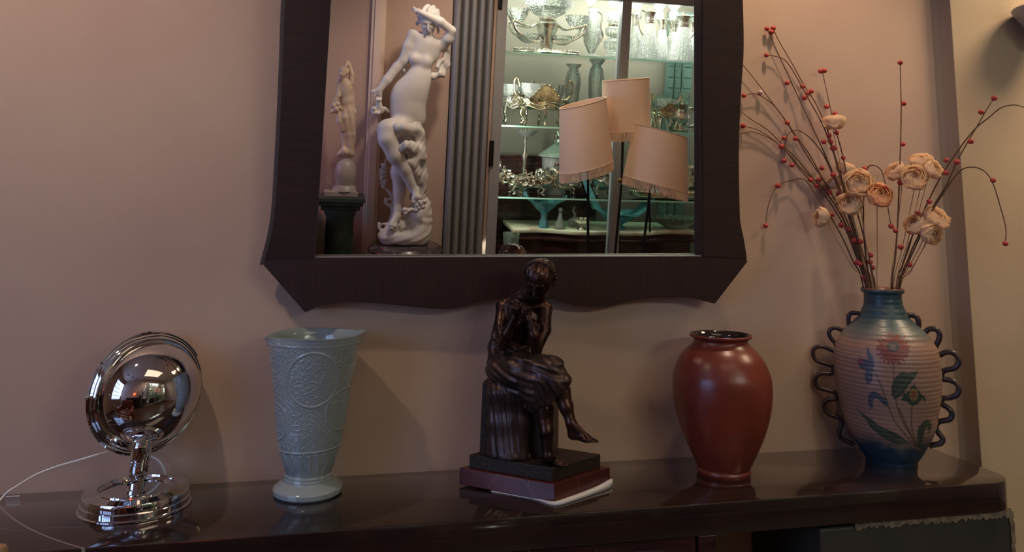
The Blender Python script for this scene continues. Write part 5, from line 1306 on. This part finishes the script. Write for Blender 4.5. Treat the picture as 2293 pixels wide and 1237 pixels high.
# ---- grey glass wall light at the top right corner of the picture
wl = on_y(2338, -52, YS-.10); wl_o = np.array([float(wl[0]), YS, float(wl[2])])
sc2 = thing('wall_light', 'grey glass wall light whose bell shade just shows at the top right corner', 'lamp', wl_o)
k = depth(wl)/FPX; ctr = np.array([0, float(wl[1])-YS, 0])
b = MB(); b.lathe([(r*k, -z*k) for r, z in ((0, 148), (14, 146), (26, 136), (40, 118), (58, 92), (68, 74), (66, 70), (56, 84), (38, 108), (0, 130))], 48, ctr); b.build('bell_shade', M['pewter'], sc2)
b = MB(); b.tube(spline(np.array([(0, 0, .05), ctr*.5+np.array([0, 0, .06]), ctr+np.array([0, 0, .03]), ctr+np.array([0, 0, -130*k])]), 6), .006, 10); b.build('arm', M['pewter'], sc2)
b = MB(); b.lathe([(.04, 0), (.04, .01), (.02, .02)], 32); b.build('wall_plate', M['pewter'], sc2, xf=lambda q: np.stack([q[:, 0], -q[:, 2], q[:, 1]+.05], 1))

# ------------------------------------------------------------------ silver, crystal and glass inside the showcase
def C(px, py, y): return refl_y(px, py, y)
def foot_on(px, zs, y): 
    lo_, hi_ = -200, 900
    p = None
    for _ in range(40):
        m_ = (lo_+hi_)/2; p = refl_y(px, m_, y)
        if p[2] > zs: lo_ = m_
        else: hi_ = m_
    p[2] = zs; return p
def us(px, y): return refl_scale(px, 300, y)
def star(n, amp): return lambda a, r, z: r*(1+amp*np.abs(np.sin(a*n/2)))
T1, T2, T3 = Z1+.0005, Z2+.0005, Z3+.0005

# ---- claret jugs: cut glass cones with silver necks
def jug(px, y, h_px, r_px, label, side=1, lid=True):
    p = foot_on(px, T1, y); s = us(px, y); H = h_px*s; R = r_px*s
    o = thing('claret_jug', label, 'jug', p, 'claret jugs on the top shelf')
    b = MB(); b.lathe([(R, 0), (R*1.02, H*.04), (R*.92, H*.14), (R*.62, H*.38), (R*.42, H*.62), (R*.34, H*.76), (R*.30, H*.76), (R*.38, H*.6), (R*.56, H*.38), (R*.84, H*.15), (R*.8, H*.06), (0, H*.05)], 48, rfun=star(24, .035)); b.build('glass_body', M['crystal'], o, angle=20)
    b = MB(); b.lathe([(R*.36, H*.70), (R*.40, H*.74), (R*.36, H*.80), (R*.42, H*.88), (R*.50, H*.93), (R*.44, H*.94)], 32, rfun=lambda a, r, z: r*(1+(.35*np.exp(-((((a-(0 if side > 0 else math.pi)+math.pi) % (2*math.pi))-math.pi)/.35)**2) if z > H*.85 else 0)))
    if lid: b.lathe([(R*.42, H*.94), (R*.30, H*.97), (R*.08, H*.98), (R*.10, H*1.01), (0, H*1.03)], 24, cap=False)
    b.build('silver_neck', M['silver'], o)
    b = MB(); b.tube(spline(np.array([(-side*R*.38, 0, H*.92), (-side*R*.75, 0, H*.95), (-side*R*.95, 0, H*.80), (-side*R*.80, 0, H*.60), (-side*R*.46, 0, H*.48)]), 6), R*.075, 8); b.build('handle', M['silver'], o)
for a in ((1418, -3.66, 104, 21, 'partly hidden claret jug just right of the grey door post', 1), (1449, -3.56, 110, 27, 'claret jug with an open lid, tallest of the left pair', 1), (1478, -3.68, 96, 20, 'narrow claret jug with a dark silver neck in the middle', -1),
          (1524, -3.55, 104, 30, 'large claret jug with a domed lid right of the middle', -1), (1503, -3.74, 92, 22, 'claret jug set back behind the large domed one', -1), (1545, -3.72, 94, 20, 'slim claret jug behind, to the right of the large domed one', 1), (1580, -3.58, 104, 26, 'claret jug cut off by the right edge of the mirror', -1)): jug(*a)
# ---- centrepiece with hanging bowls
y = -3.54; p = foot_on(1222, T1, y); s = us(1222, y)
o = thing('silver_centrepiece', 'large silver centrepiece with curved arms and glass bowls on the top shelf', 'centrepiece', p); 
b = MB(); b.lathe([(s*50, 0), (s*52, .01), (s*46, s*8)], 48); b.lathe([(s*10, s*8), (s*14, s*20), (s*12, s*34), (s*22, s*52), (s*26, s*66), (s*14, s*76), (s*20, s*80)], 32)
for k in range(46):
    a = k*2*math.pi/46; b.ball((s*70*math.cos(a), s*30*math.sin(a), s*10), s*2.6, 8)
b.tube([(s*71*math.cos(a), s*31*math.sin(a), s*4) for a in np.linspace(0, 2*math.pi, 48)[:-1]], s*2.6, 8, True)
b.build('beaded_foot', M['silver'], o)
for sx in (-1, 1):
    for sy in (-.5, .5):
        b = MB(); b.tube(spline(np.array([(sx*s*12, sy*s*12, s*30), (sx*s*38, sy*s*30, s*28), (sx*s*72, sy*s*40, s*46), (sx*s*80, sy*s*44, s*66), (sx*s*62, sy*s*36, s*62), (sx*s*36, sy*s*20, s*58), (sx*s*16, 0, s*74)]), 6), s*3.0, 8); b.build('arm', M['silver'], o)
def bowl(b, c, r, h, n=48, am=.06, k=12, th=.08):
    b.lathe([(r*.25, 0), (r*.6, h*.25), (r*.9, h*.65), (r, h), (r*(1-th), h), (r*.8, h*.65), (r*.5, h*.32), (0, h*.15)], n, c, rfun=star(k, am))
for (dx, dz, rr, hh, nm) in ((-42, 22, 26, 20, 'glass_bowl'), (34, 22, 26, 20, 'glass_bowl'), (0, 78, 52, 36, 'glass_bowl'), (-68, 60, 24, 34, 'glass_bowl'), (66, 58, 26, 30, 'glass_bowl')):
    b = MB(); bowl(b, (s*dx, 0, s*dz), s*rr, s*hh); b.build(nm, M['crystal'], o, angle=25)
# ---- other top shelf pieces
y = -3.6; p = foot_on(1322, T1, y); s = us(1322, y)
o = thing('glass_ewer', 'tall cut glass ewer with a looped silver handle left of the door post', 'jug', p)
b = MB(); b.lathe([(s*20, 0), (s*20, s*3), (s*6, s*10), (s*16, s*30), (s*19, s*55), (s*10, s*88), (s*9, s*98), (s*12, s*106), (s*10, s*105), (s*7, s*95), (s*14, s*56), (0, s*20)], 40, rfun=star(16, .05)); b.build('glass_body', M['crystal'], o, angle=25)
b = MB(); b.tube(spline(np.array([(s*9, 0, s*100), (s*20, 0, s*92), (s*18, 0, s*66), (s*24, 0, s*48), (s*16, 0, s*32)]), 6), s*2.4, 8); b.build('handle', M['silver'], o)
y = -3.58; p = foot_on(1372, T1, y); s = us(1372, y)
o = thing('crystal_vase', 'stacked cut crystal vase close to the grey door post on its left', 'vase', p)
b = MB(); b.lathe([(s*19, 0), (s*20, s*6), (s*12, s*12), (s*20, s*24), (s*21, s*36), (s*12, s*44), (s*19, s*54), (s*19, s*64), (s*11, s*70), (s*17, s*82), (s*20, s*98), (s*18, s*98), (s*14, s*80), (0, s*60)], 36, rfun=star(18, .07)); b.build('glass_body', M['crystal'], o, angle=20)
b = MB(); b.lathe([(s*14, s*66), (s*15, s*72), (s*12, s*76)], 32); b.build('gilt_band', M['gilt'], o)

# ---- second shelf: footed jardinieres
def rococo(name, label, cat, px, y, zt, wx, wy, h, m, legs=6, seed=0, group=None, liner=None, crest=.5):
    p = foot_on(px, zt, y); s = us(px, y); rn = random.Random(seed)
    o = thing(name, label, cat, p, group); W_, D_, H = wx*s, wy*s, h*s; base = .44*H
    b = MB(); n = 72; V = []
    for r, z in ((.55, base), (.82, base+.04*H), (.97, base+.14*H), (1.0, base+.24*H), (1.06, base+.30*H), (1.02, base+.30*H), (.92, base+.24*H), (.7, base+.10*H), (.0, base+.06*H)):
        V.append([(W_*r*math.cos(a)*(1+.02*math.sin(12*a)), D_*r*math.sin(a), z+(crest*H*.5*max(0, math.cos(2*a+math.pi))**2 if r > .95 else 0)+.01*H*math.sin(16*a)) for a in np.linspace(0, 2*math.pi, n+1)[:-1]])
    b.grid(np.array(V), True)
    for k in range(30):                                # chased beads along the rim
        a = k*2*math.pi/30; b.ball((W_*1.05*math.cos(a), D_*1.05*math.sin(a), base+.30*H+crest*H*.5*max(0, math.cos(2*a+math.pi))**2), .035*H, 8)
    for q_, dz in ((1.03, .16), (.99, .06)):         # swagged mouldings
        b.tube([(W_*q_*math.cos(a), D_*q_*math.sin(a), base+dz*H+.05*H*math.sin(6*a)) for a in np.linspace(0, 2*math.pi, 73)[:-1]], .022*H, 6, True)
    b.build('basin', m, o)
    for k in range(legs):
        a = (k+.5)*2*math.pi/legs; ca, sa = math.cos(a), math.sin(a); b = MB()
        b.tube(spline(np.array([(W_*.86*ca, D_*.86*sa, base+.22*H), (W_*.98*ca, D_*.98*sa, base*.75), (W_*.84*ca, D_*.84*sa, base*.35), (W_*.94*ca, D_*.94*sa, .03*H)]), 5), np.linspace(.055, .028, 16)*H, 8)
        b.ball((W_*.95*ca, D_*.95*sa, .035*H), .035*H, 8); b.build('leg', m, o)
    for sx in (-1, 1):
        b = MB(); b.tube(spline(np.array([(sx*W_*.98, 0, base+.30*H), (sx*W_*1.2, 0, base+.45*H), (sx*W_*1.25, 0, base+.75*H), (sx*W_*1.12, 0, base+.85*H), (sx*W_*1.02, 0, base+.62*H)]), 6), .035*H, 8); b.build('handle', m, o)
    if liner:
        b = MB(); b.lathe([(W_*.5, base+.15*H), (W_*.85, base+.45*H), (W_*.95, base+.72*H), (W_*.92, base+.72*H), (W_*.8, base+.45*H), (0, base+.2*H)], 60, rfun=lambda a, r, z: r*(1+.03*np.sin(a*14)))
        b.build('glass_liner', liner, o, xf=lambda q: q*np.array([1, D_/W_, 1]))
    return o
rococo('silver_jardiniere', 'oval silver gilt jardiniere on slender legs with a shaped crest on the second shelf', 'jardiniere', 1212, -3.50, T2, 52, 30, 78, M['gilt'], 6, 1, None, M['crystal'], .8)
rococo('silver_basket', 'smaller silver gilt basket with a glass liner, partly hidden by the shutter edge', 'basket', 1150, -3.64, T2, 34, 22, 74, M['silver'], 4, 2, None, M['crystal'], .4)
rococo('silver_bowl', 'silver gilt bowl with chased figures right of the tallest lampshade', 'bowl', 1487, -3.50, T2, 28, 20, 58, M['gilt'], 4, 3, None, M['crystal'], .5)
# glass vases behind
for px, y, lab, hh in ((1277, -3.72, 'slim ribbed glass vase with a flared lip, left one of a pair', 132), (1328, -3.66, 'ribbed glass vase with a flared lip above the left lampshade, right one of a pair', 142)):
    p = foot_on(px, T2, y); s = us(px, y); o = thing('glass_vase', lab, 'vase', p, 'pair of ribbed glass vases on the second shelf')
    b = MB(); b.lathe([(s*14, 0), (s*14, s*3), (s*8, s*10), (s*12, s*30), (s*16.5, s*hh*.72), (s*14, s*hh*.86), (s*9, s*hh*.92), (s*17, s*hh), (s*15.5, s*hh), (s*7.5, s*hh*.92), (s*12.5, s*hh*.85), (s*15, s*hh*.7), (s*9, s*30), (0, s*14)], 40, rfun=star(16, .05)); b.build('glass_body', M['crystal'], o, angle=25)
# pitcher with ring handle
y = -3.48; p = foot_on(1530, T2, y); s = us(1530, y); o = thing('silver_pitcher', 'sculpted silver pitcher with a large ring handle at the right', 'pitcher', p)
b = MB(); b.lathe([(s*16, 0), (s*17, s*3), (s*8, s*9), (s*18, s*24), (s*20, s*34), (s*14, s*46), (s*18, s*56), (s*16, s*55), (s*11, s*46), (0, s*24)], 40, (-s*10, 0, 0), rfun=star(10, .06)); b.build('body', M['silver'], o)
b = MB(); b.tube([(s*(14+14*math.cos(a)), 0, s*(30+19*math.sin(a))) for a in np.linspace(0, 2*math.pi, 28)[:-1]], s*3.4, 10, True); b.build('handle', M['silver'], o)
# fan plates, tumbler, obelisk decanter
for px, y, r, lab in ((1462, -3.72, 20, 'round ribbed glass plate standing upright, left of two'), (1482, -3.70, 24, 'round ribbed glass plate standing upright, right of two')):
    p = foot_on(px, T2, y); s = us(px, y); o = thing('glass_plate', lab, 'plate', p, 'upright ribbed glass plates')
    b = MB(); n = 36; V = [[(s*r*q*math.cos(a), .008*(1 if k % 2 else -1)*q+f_, s*(48+r*q*math.sin(a))) for k, a in enumerate(np.linspace(0, 2*math.pi, n+1)[:-1])] for q, f_ in ((.12, 0), (.55, .0), (1, .0), (1.0, .004), (.12, .006))]
    b.grid(np.array(V), True); b.build('ribbed_disc', M['frost'], o, angle=15)
    b = MB(); b.tube([(-s*10, .03, 0), (-s*4, 0, s*26), (0, .0, s*48-s*r*.9)], s*1.2, 6); b.tube([(s*10, .03, 0), (s*4, 0, s*26), (0, .0, s*48-s*r*.9)], s*1.2, 6); b.tube([(0, -.03, 0), (0, 0, s*48-s*r*.9)], s*1.2, 6); b.build('stand', M['silver'], o)
y = -3.66; p = foot_on(1527, T2, y); s = us(1527, y); o = thing('ice_glass_vase', 'pale rough-rimmed glass vase behind the silver pitcher', 'vase', p)
b = MB(); b.lathe([(s*11, 0), (s*12, s*4), (s*11, s*40), (s*12, s*82), (s*10, s*82), (s*9, s*40), (0, s*8)], 24, rfun=lambda a, r, z: r*(1+.08*np.sin(a*5+z*60))); b.build('glass_body', M['frost'], o, angle=20)
y = -3.52; p = foot_on(1563, T2, y); s = us(1563, y); o = thing('glass_obelisk', 'tapering cut glass decanter with a narrow top at the far right', 'decanter', p)
b = MB(); b.lathe([(s*14, 0), (s*14, s*5), (s*5, s*70), (s*8, s*74), (s*6, s*78), (0, s*78)], 32, rfun=star(16, .06)); b.build('glass_body', M['crystal'], o, angle=20)

# ---- third shelf: scrolled silver
def scrolls(name, label, cat, px, y, zt, w, h, m, seed, n=26, dp=.5):
    p = foot_on(px, zt, y); s = us(px, y); rn = random.Random(seed); o = thing(name, label, cat, p)
    b = MB(); W_, H = w*s, h*s
    V = [[(W_*r*math.cos(a), W_*dp*r*math.sin(a), z) for a in np.linspace(0, 2*math.pi, 49)[:-1]] for r, z in ((.35, H*.16), (.75, H*.25), (.95, H*.48), (.92, H*.50), (.7, H*.30), (0, H*.22))]
    b.grid(np.array(V), True); b.build('basin', m, o)
    b = MB()
    for k in range(n):
        a = k*2*math.pi/n+rn.uniform(-.1, .1); cx, cy = W_*.95*math.cos(a), W_*dp*.95*math.sin(a); r = H*rn.uniform(.10, .20); z = H*rn.uniform(.38, .66); fl = rn.choice((-1, 1)); t0 = rn.uniform(0, 3)
        pts = [(cx+fl*r*(1-.6*t)*math.cos(t0+t*6.5)*abs(math.sin(a*.5+.8)), cy+r*.4*(1-.6*t)*math.cos(t0+t*6.5), z+r*(1-.6*t)*math.sin(t0+t*6.5)) for t in np.linspace(0, 1, 12)]
        b.tube(pts, np.linspace(.045, .022, 12)*H, 6)
        for j in range(3): b.ball((cx+rn.uniform(-r, r), cy+rn.uniform(-r, r)*.5, z+rn.uniform(-r, r)), H*rn.uniform(.03, .06), 6)
    b.build('scrollwork', m, o)
    for k in range(4):
        a = (k+.5)*math.pi/2; cx, cy = W_*.7*math.cos(a), W_*dp*.8*math.sin(a); b = MB()
        b.tube(spline(np.array([(cx*.8, cy*.8, H*.28), (cx*1.15, cy*1.1, H*.20), (cx*1.0, cy, H*.08), (cx*1.2, cy*1.15, H*.035)]), 5), H*.035, 8); b.build('foot', m, o)
    for sx in (-1, 1):
        b = MB(); b.tube(spline(np.array([(sx*W_*.9, 0, H*.45), (sx*W_*1.1, 0, H*.6), (sx*W_*1.2, 0, H*.85), (sx*W_*1.08, 0, H*.95), (sx*W_*1.02, 0, H*.82)]), 6), H*.045, 8); b.build('handle', m, o)
scrolls('silver_centre_bowl', 'ornate silver bowl of scrolls and blossoms on the third shelf beside the shutter', 'bowl', 1178, -3.52, T3, 60, 76, M['silver'], 1, 34)
scrolls('silver_centre_bowl', 'smaller scrolled silver bowl partly behind the fringe of the left lampshade', 'bowl', 1262, -3.62, T3, 34, 58, M['silver'], 2, 22)
scrolls('silver_stand', 'ornate silver stand between the lamp poles', 'stand', 1348, -3.56, T3, 30, 84, M['silver'], 3, 22)
scrolls('silver_scroll_piece', 'small scrolled silver piece showing right of the lowest lampshade', 'ornament', 1545, -3.62, T3, 20, 86, M['silver'], 5, 14)
y = -3.50; p = foot_on(1490, T3, y); s = us(1490, y); o = thing('silver_tray', 'long low gallery tray of silver behind the fringe of the lowest lampshade', 'tray', p)
b = MB(); V = [[(s*r*math.cos(a), s*r*.32*math.sin(a), z*s) for a in np.linspace(0, 2*math.pi, 65)[:-1]] for r, z in ((70, 2), (80, 4), (82, 14), (79, 14), (74, 6), (0, 4))]; b.grid(np.array(V), True)
for k in range(50): a = k*2*math.pi/50; b.ball((s*81*math.cos(a), s*81*.32*math.sin(a), s*15), s*2.2, 6)
b.build('oval_tray', M['gilt'], o)
y = -3.66; p = foot_on(1240, T3, y); s = us(1240, y); o = thing('glass_tureen', 'tall glass tureen with a sloping lid and a silver finial left of the lampshade', 'tureen', p)
b = MB(); b.lathe([(s*24, 0), (s*26, s*30), (s*30, s*78), (s*27, s*78), (s*22, s*30), (0, s*10)], 40, rfun=star(12, .05)); b.build('glass_body', M['crystal'], o, angle=25)
b = MB(); b.lathe([(s*38, s*80), (s*38, s*83), (s*22, s*96), (s*8, s*106), (0, s*108)], 40); b.build('glass_lid', M['frost'], o)
b = MB(); b.lathe([(s*6, s*106), (s*10, s*112), (s*5, s*118), (s*8, s*126), (s*3, s*134), (0, s*136)], 24); b.build('finial', M['silver'], o)
y = -3.70; p = foot_on(1170, T3, y); s = us(1170, y); o = thing('tall_silver_tazza', 'slender silver stand with a shallow glass dish rising behind the scrolled bowl', 'stand', p)
b = MB(); b.lathe([(s*16, 0), (s*15, s*4), (s*5, s*14), (s*4, s*70), (s*8, s*82), (s*4, s*92), (s*3, s*108), (s*5, s*118), (s*6, s*124), (s*3, s*130), (s*4, s*146)], 24); b.build('stem', M['silver'], o)
b = MB(); b.lathe([(s*4, s*120), (s*16, s*124), (s*26, s*134), (s*25, s*134.5), (s*15, s*126), (0, s*123)], 36); b.build('glass_dish', M['glass'] if False else M['crystal'], o)

# ---- commode with a cream marble top, standing on the showcase floor
y0 = -3.40
a_, b_ = refl_y(1150, 522, y0), refl_y(1562, 512, y0); zc = float((a_[2]+b_[2])/2); xa_, xb_ = float(a_[0]), float(b_[0]); hw = (xb_-xa_)/2; xm = (xa_+xb_)/2
cm_ = thing('marble_top_commode', 'serpentine dark mahogany commode with a cream marble top in the showcase', 'commode', (xm, y0-.2, SZ0))
def serp(off, n=60):
    xs = np.linspace(-hw-off, hw+off, n); return [(x, .2+off+.045*math.cos(x/hw*math.pi*1.0)-.02*math.cos(x/hw*math.pi*3)) for x in xs]
def cprism(off, z0, z1, m, name, bev=0):
    P = [(x, y, z0-SZ0) for x, y in serp(off)]+[(hw+off, -.22-off*.2, z0-SZ0), (-hw-off, -.22-off*.2, z0-SZ0)]
    b = MB(); b.prism(P, 0, (0, 0, z1-z0)); return b.build(name, m, cm_, bevel=bev, angle=35)
cprism(.0, zc-.030, zc, M['cream_marble'], 'marble_top', .006); cprism(-.02, zc-.060, zc-.030, M['dark_wood'], 'carcass_rail')
cprism(.012, zc-.085, zc-.060, M['dark_wood'], 'moulding', .006); cprism(-.03, SZ0+.10, zc-.085, M['dark_wood'], 'carcass')
cprism(-.01, zc-.235, zc-.222, M['silver'], 'bright_beading', .003)
for sx in (-1, 1):
    for sy in (.16, -.18): b = MB(); b.lathe([(.02, 0), (.03, .05), (.045, .10)], 20, (sx*(hw-.06), sy, 0)); b.build('leg', M['dark_wood'], cm_)
TC = zc+.0005
# ---- art glass on the commode
def winged(px, y, w, h, label, foot, zt, up=1.0, m=None):
    p = foot_on(px, zt, y); s = us(px, y); o = thing('glass_bowl', label, 'bowl', p, 'aqua art glass bowls')
    b = MB(); n = 80; V = []
    def prof(r, z, lift):
        return [(s*w*r*(1+lift*.0)*math.cos(a)*(1+.05*math.sin(6*a)), s*w*.42*r*math.sin(a)*(1+.05*math.sin(6*a)), s*(foot+z)+s*h*lift*abs(math.cos(a))**5*(1.25 if math.cos(a) < 0 else .85)+s*1.5*math.sin(9*a)*r) for a in np.linspace(0, 2*math.pi, n+1)[:-1]]
    for r, z, l in ((.18, 0, 0), (.35, 6, .02), (.60, 16, .22), (.85, 20, .65), (1.0, 21, 1.0), (.98, 24, 1.0), (.82, 23, .66), (.56, 20, .24), (.30, 10, .03), (.0, 5, 0)): V.append(prof(r, z, l))
    b.grid(np.array(V), True); b.build('bowl', m or M['blue_glass'], o)
    b = MB(); b.lathe([(s*w*.22, 0), (s*w*.22, s*foot*.4), (s*w*.14, s*foot*.6), (s*w*.18, s*(foot+2))], 32); b.build('foot', M['blue_glass'], o)
    return o
winged(1380, -3.48, 82, 66, 'large aqua glass bowl with wing-like pulled ends on the commode', 12, TC)
winged(1216, -3.50, 48, 16, 'smaller aqua glass bowl on a round clear glass foot at the left of the commode', 34, TC)
p = foot_on(1216, TC, -3.50); 
for px, y, h, r, lab in ((1252, -3.46, 36, 12, 'small pear-shaped glass decanter behind the left of the commode'),):
    p = foot_on(px, TC, y); s = us(px, y); o = thing('glass_decanter', lab, 'decanter', p)
    b = MB(); b.lathe([(s*r, 0), (s*r*1.1, s*6), (s*r*.5, s*h*.6), (s*r*.3, s*h), (s*r*.22, s*h), (s*r*.4, s*h*.6), (0, s*4)], 32); b.build('body', M['crystal'], o)
    b = MB(); b.ball((0, 0, s*(h+5)), s*5, 12); b.build('stopper', M['crystal'], o)
p = foot_on(1301, TC, -3.44); s = us(1301, -3.44); o = thing('silver_shell_dish', 'small silver and glass shell piece standing left of the large aqua bowl', 'dish', p)
b = MB(); bowl(b, (0, 0, s*10), s*16, s*14, am=.15, k=14); b.build('shell', M['silver'], o)
b = MB(); b.lathe([(s*10, 0), (s*9, s*3), (s*3, s*8), (s*6, s*12)], 24); b.build('foot', M['silver'], o)
p = foot_on(1282, TC, -3.55); s = us(1282, -3.55); o = thing('glass_bird', 'small clear glass bird figure with a tall tail between the bowls', 'figurine', p)
b = MB(); b.ball((0, 0, s*10), s*11, 16, (1.2, .8, .9)); b.tube(spline(np.array([(0, 0, s*14), (s*3, 0, s*26), (-s*1, 0, s*36), (s*2, 0, s*44)]), 5), np.linspace(s*4, s*1.5, 16), 8); b.build('glass_body', M['crystal'], o)
p = foot_on(1512, TC, -3.52); s = us(1512, -3.52); o = thing('scalloped_dish', 'wide pale glass dish with a scalloped rim at the right of the commode', 'dish', p)
b = MB(); V = [[(s*r*math.cos(a)*(1+q*.03*math.cos(28*a)), s*r*.5*math.sin(a)*(1+q*.03*math.cos(28*a)), s*z+q*s*2*math.cos(28*a)) for a in np.linspace(0, 2*math.pi, 169)[:-1]] for r, z, q in ((22, 0, 0), (24, 3, 0), (45, 14, .4), (60, 24, 1), (58, 25, 1), (42, 16, .4), (0, 5, 0))]
b.grid(np.array(V), True); b.build('dish', M['frost'], o)
# clear glass cylinder left of the commode and dark cabinet at the back
pz_ = foot_on(1133, SZ0+.0005, -3.40); s = us(1133, -3.4); hh = float(refl_y(1133, 522, -3.40)[2])-SZ0
o = thing('glass_cylinder_vase', 'tall clear ribbed glass vase on the showcase floor left of the commode', 'vase', pz_)
b = MB(); b.lathe([(s*12, 0), (s*13, .01), (s*14, hh*.8), (s*18, hh), (s*17, hh), (s*12.5, hh*.8), (0, .02)], 36, rfun=star(18, .05)); b.build('glass_body', M['frost'], o, angle=20)
x0, x1 = max(float(refl_y(1090, 370, -3.95)[0]), SX0+.03), float(refl_y(1330, 370, -3.95)[0]); z1 = float(refl_y(1170, 347, -3.85)[2])
o = thing('dark_cabinet', 'low dark wooden cabinet at the back of the showcase', 'cabinet', ((x0+x1)/2, -3.93, SZ0))
b = MB(); b.box((-(x1-x0)/2, -.10, 0), ((x1-x0)/2, .10, z1-SZ0-.02)); b.build('body', M['dark_wood'], o, smooth=False, bevel=.004)
b = MB(); b.box((-(x1-x0)/2-.01, -.11, z1-SZ0-.02), ((x1-x0)/2+.01, .115, z1-SZ0)); b.build('top', M['dark_wood'], o, smooth=False, bevel=.004)
for sx in (-1, 1):
    b = MB(); w = (x1-x0)/2; b.box((sx*w*.5-w*.44, .10, .05), (sx*w*.5+w*.44, .112, z1-SZ0-.05)); d_ = b.build('door', M['dark_wood'], o, smooth=False, bevel=.003)
    b = MB(); b.ball((sx*w*.1, .12, (z1-SZ0)*.5), .012, 12); b.build('knob', M['brass'], d_)
# red glowing lamp on a stool further along the room (its glow shows in the chrome dome)
o = thing('orange_lamp', 'small table lamp with a glowing orange glass shade, out of the direct view', 'lamp', (-.55, -2.75, 1.05))
b = MB(); b.lathe([(.10, .22), (.13, .28), (.10, .38), (.04, .43), (.03, .43), (.09, .37), (.12, .28), (.09, .22)], 32); b.build('shade', M['orange_lit'], o)
b = MB(); b.lathe([(.08, 0), (.08, .015), (.015, .03), (.02, .12), (.012, .26)], 32); b.build('base', M['brass'], o)
o = thing('console_cabinet', 'dark cabinet against the far wall carrying the orange lamp', 'cabinet', (-.75, -2.9, 0))
b = MB(); b.box((-.6, -.24, .05), (.6, .24, 1.02)); b.build('body', M['dark_wood'], o, smooth=False, bevel=.006)
b = MB(); b.box((-.62, -.25, 1.02), (.62, .26, 1.05)); b.build('top', M['dark_wood'], o, smooth=False, bevel=.006)
for sx in (-.3, .3):
    b = MB(); b.box((sx-.28, .24, .08), (sx+.28, .255, 1.0)); b.build('door', M['dark_wood'], o, smooth=False, bevel=.004)
o = thing('added_armchair', 'rust leather armchair, out of the direct view, added for a reddish reflection in the chrome dome', 'armchair', (-.95, -1.35, 0))  # unseen armchair added to give the dome a reddish brown reflection
for nm, lo_, hi_ in (('seat', (-.33, -.32, .14), (.33, .34, .46)), ('backrest', (-.36, -.44, .14), (.36, -.26, .95)), ('armrest', (-.46, -.40, .10), (-.32, .36, .64)), ('armrest', (.32, -.40, .10), (.46, .36, .64))):
    b = MB(); b.box(lo_, hi_); b.build(nm, M['leather'], o, bevel=.05, seg=4)
for sx in (-.38, .38):
    for sy in (-.34, .3): b = MB(); b.lathe([(.018, 0), (.025, .14)], 16, (sx, sy, 0)); b.build('leg', M['dark_wood'], o)
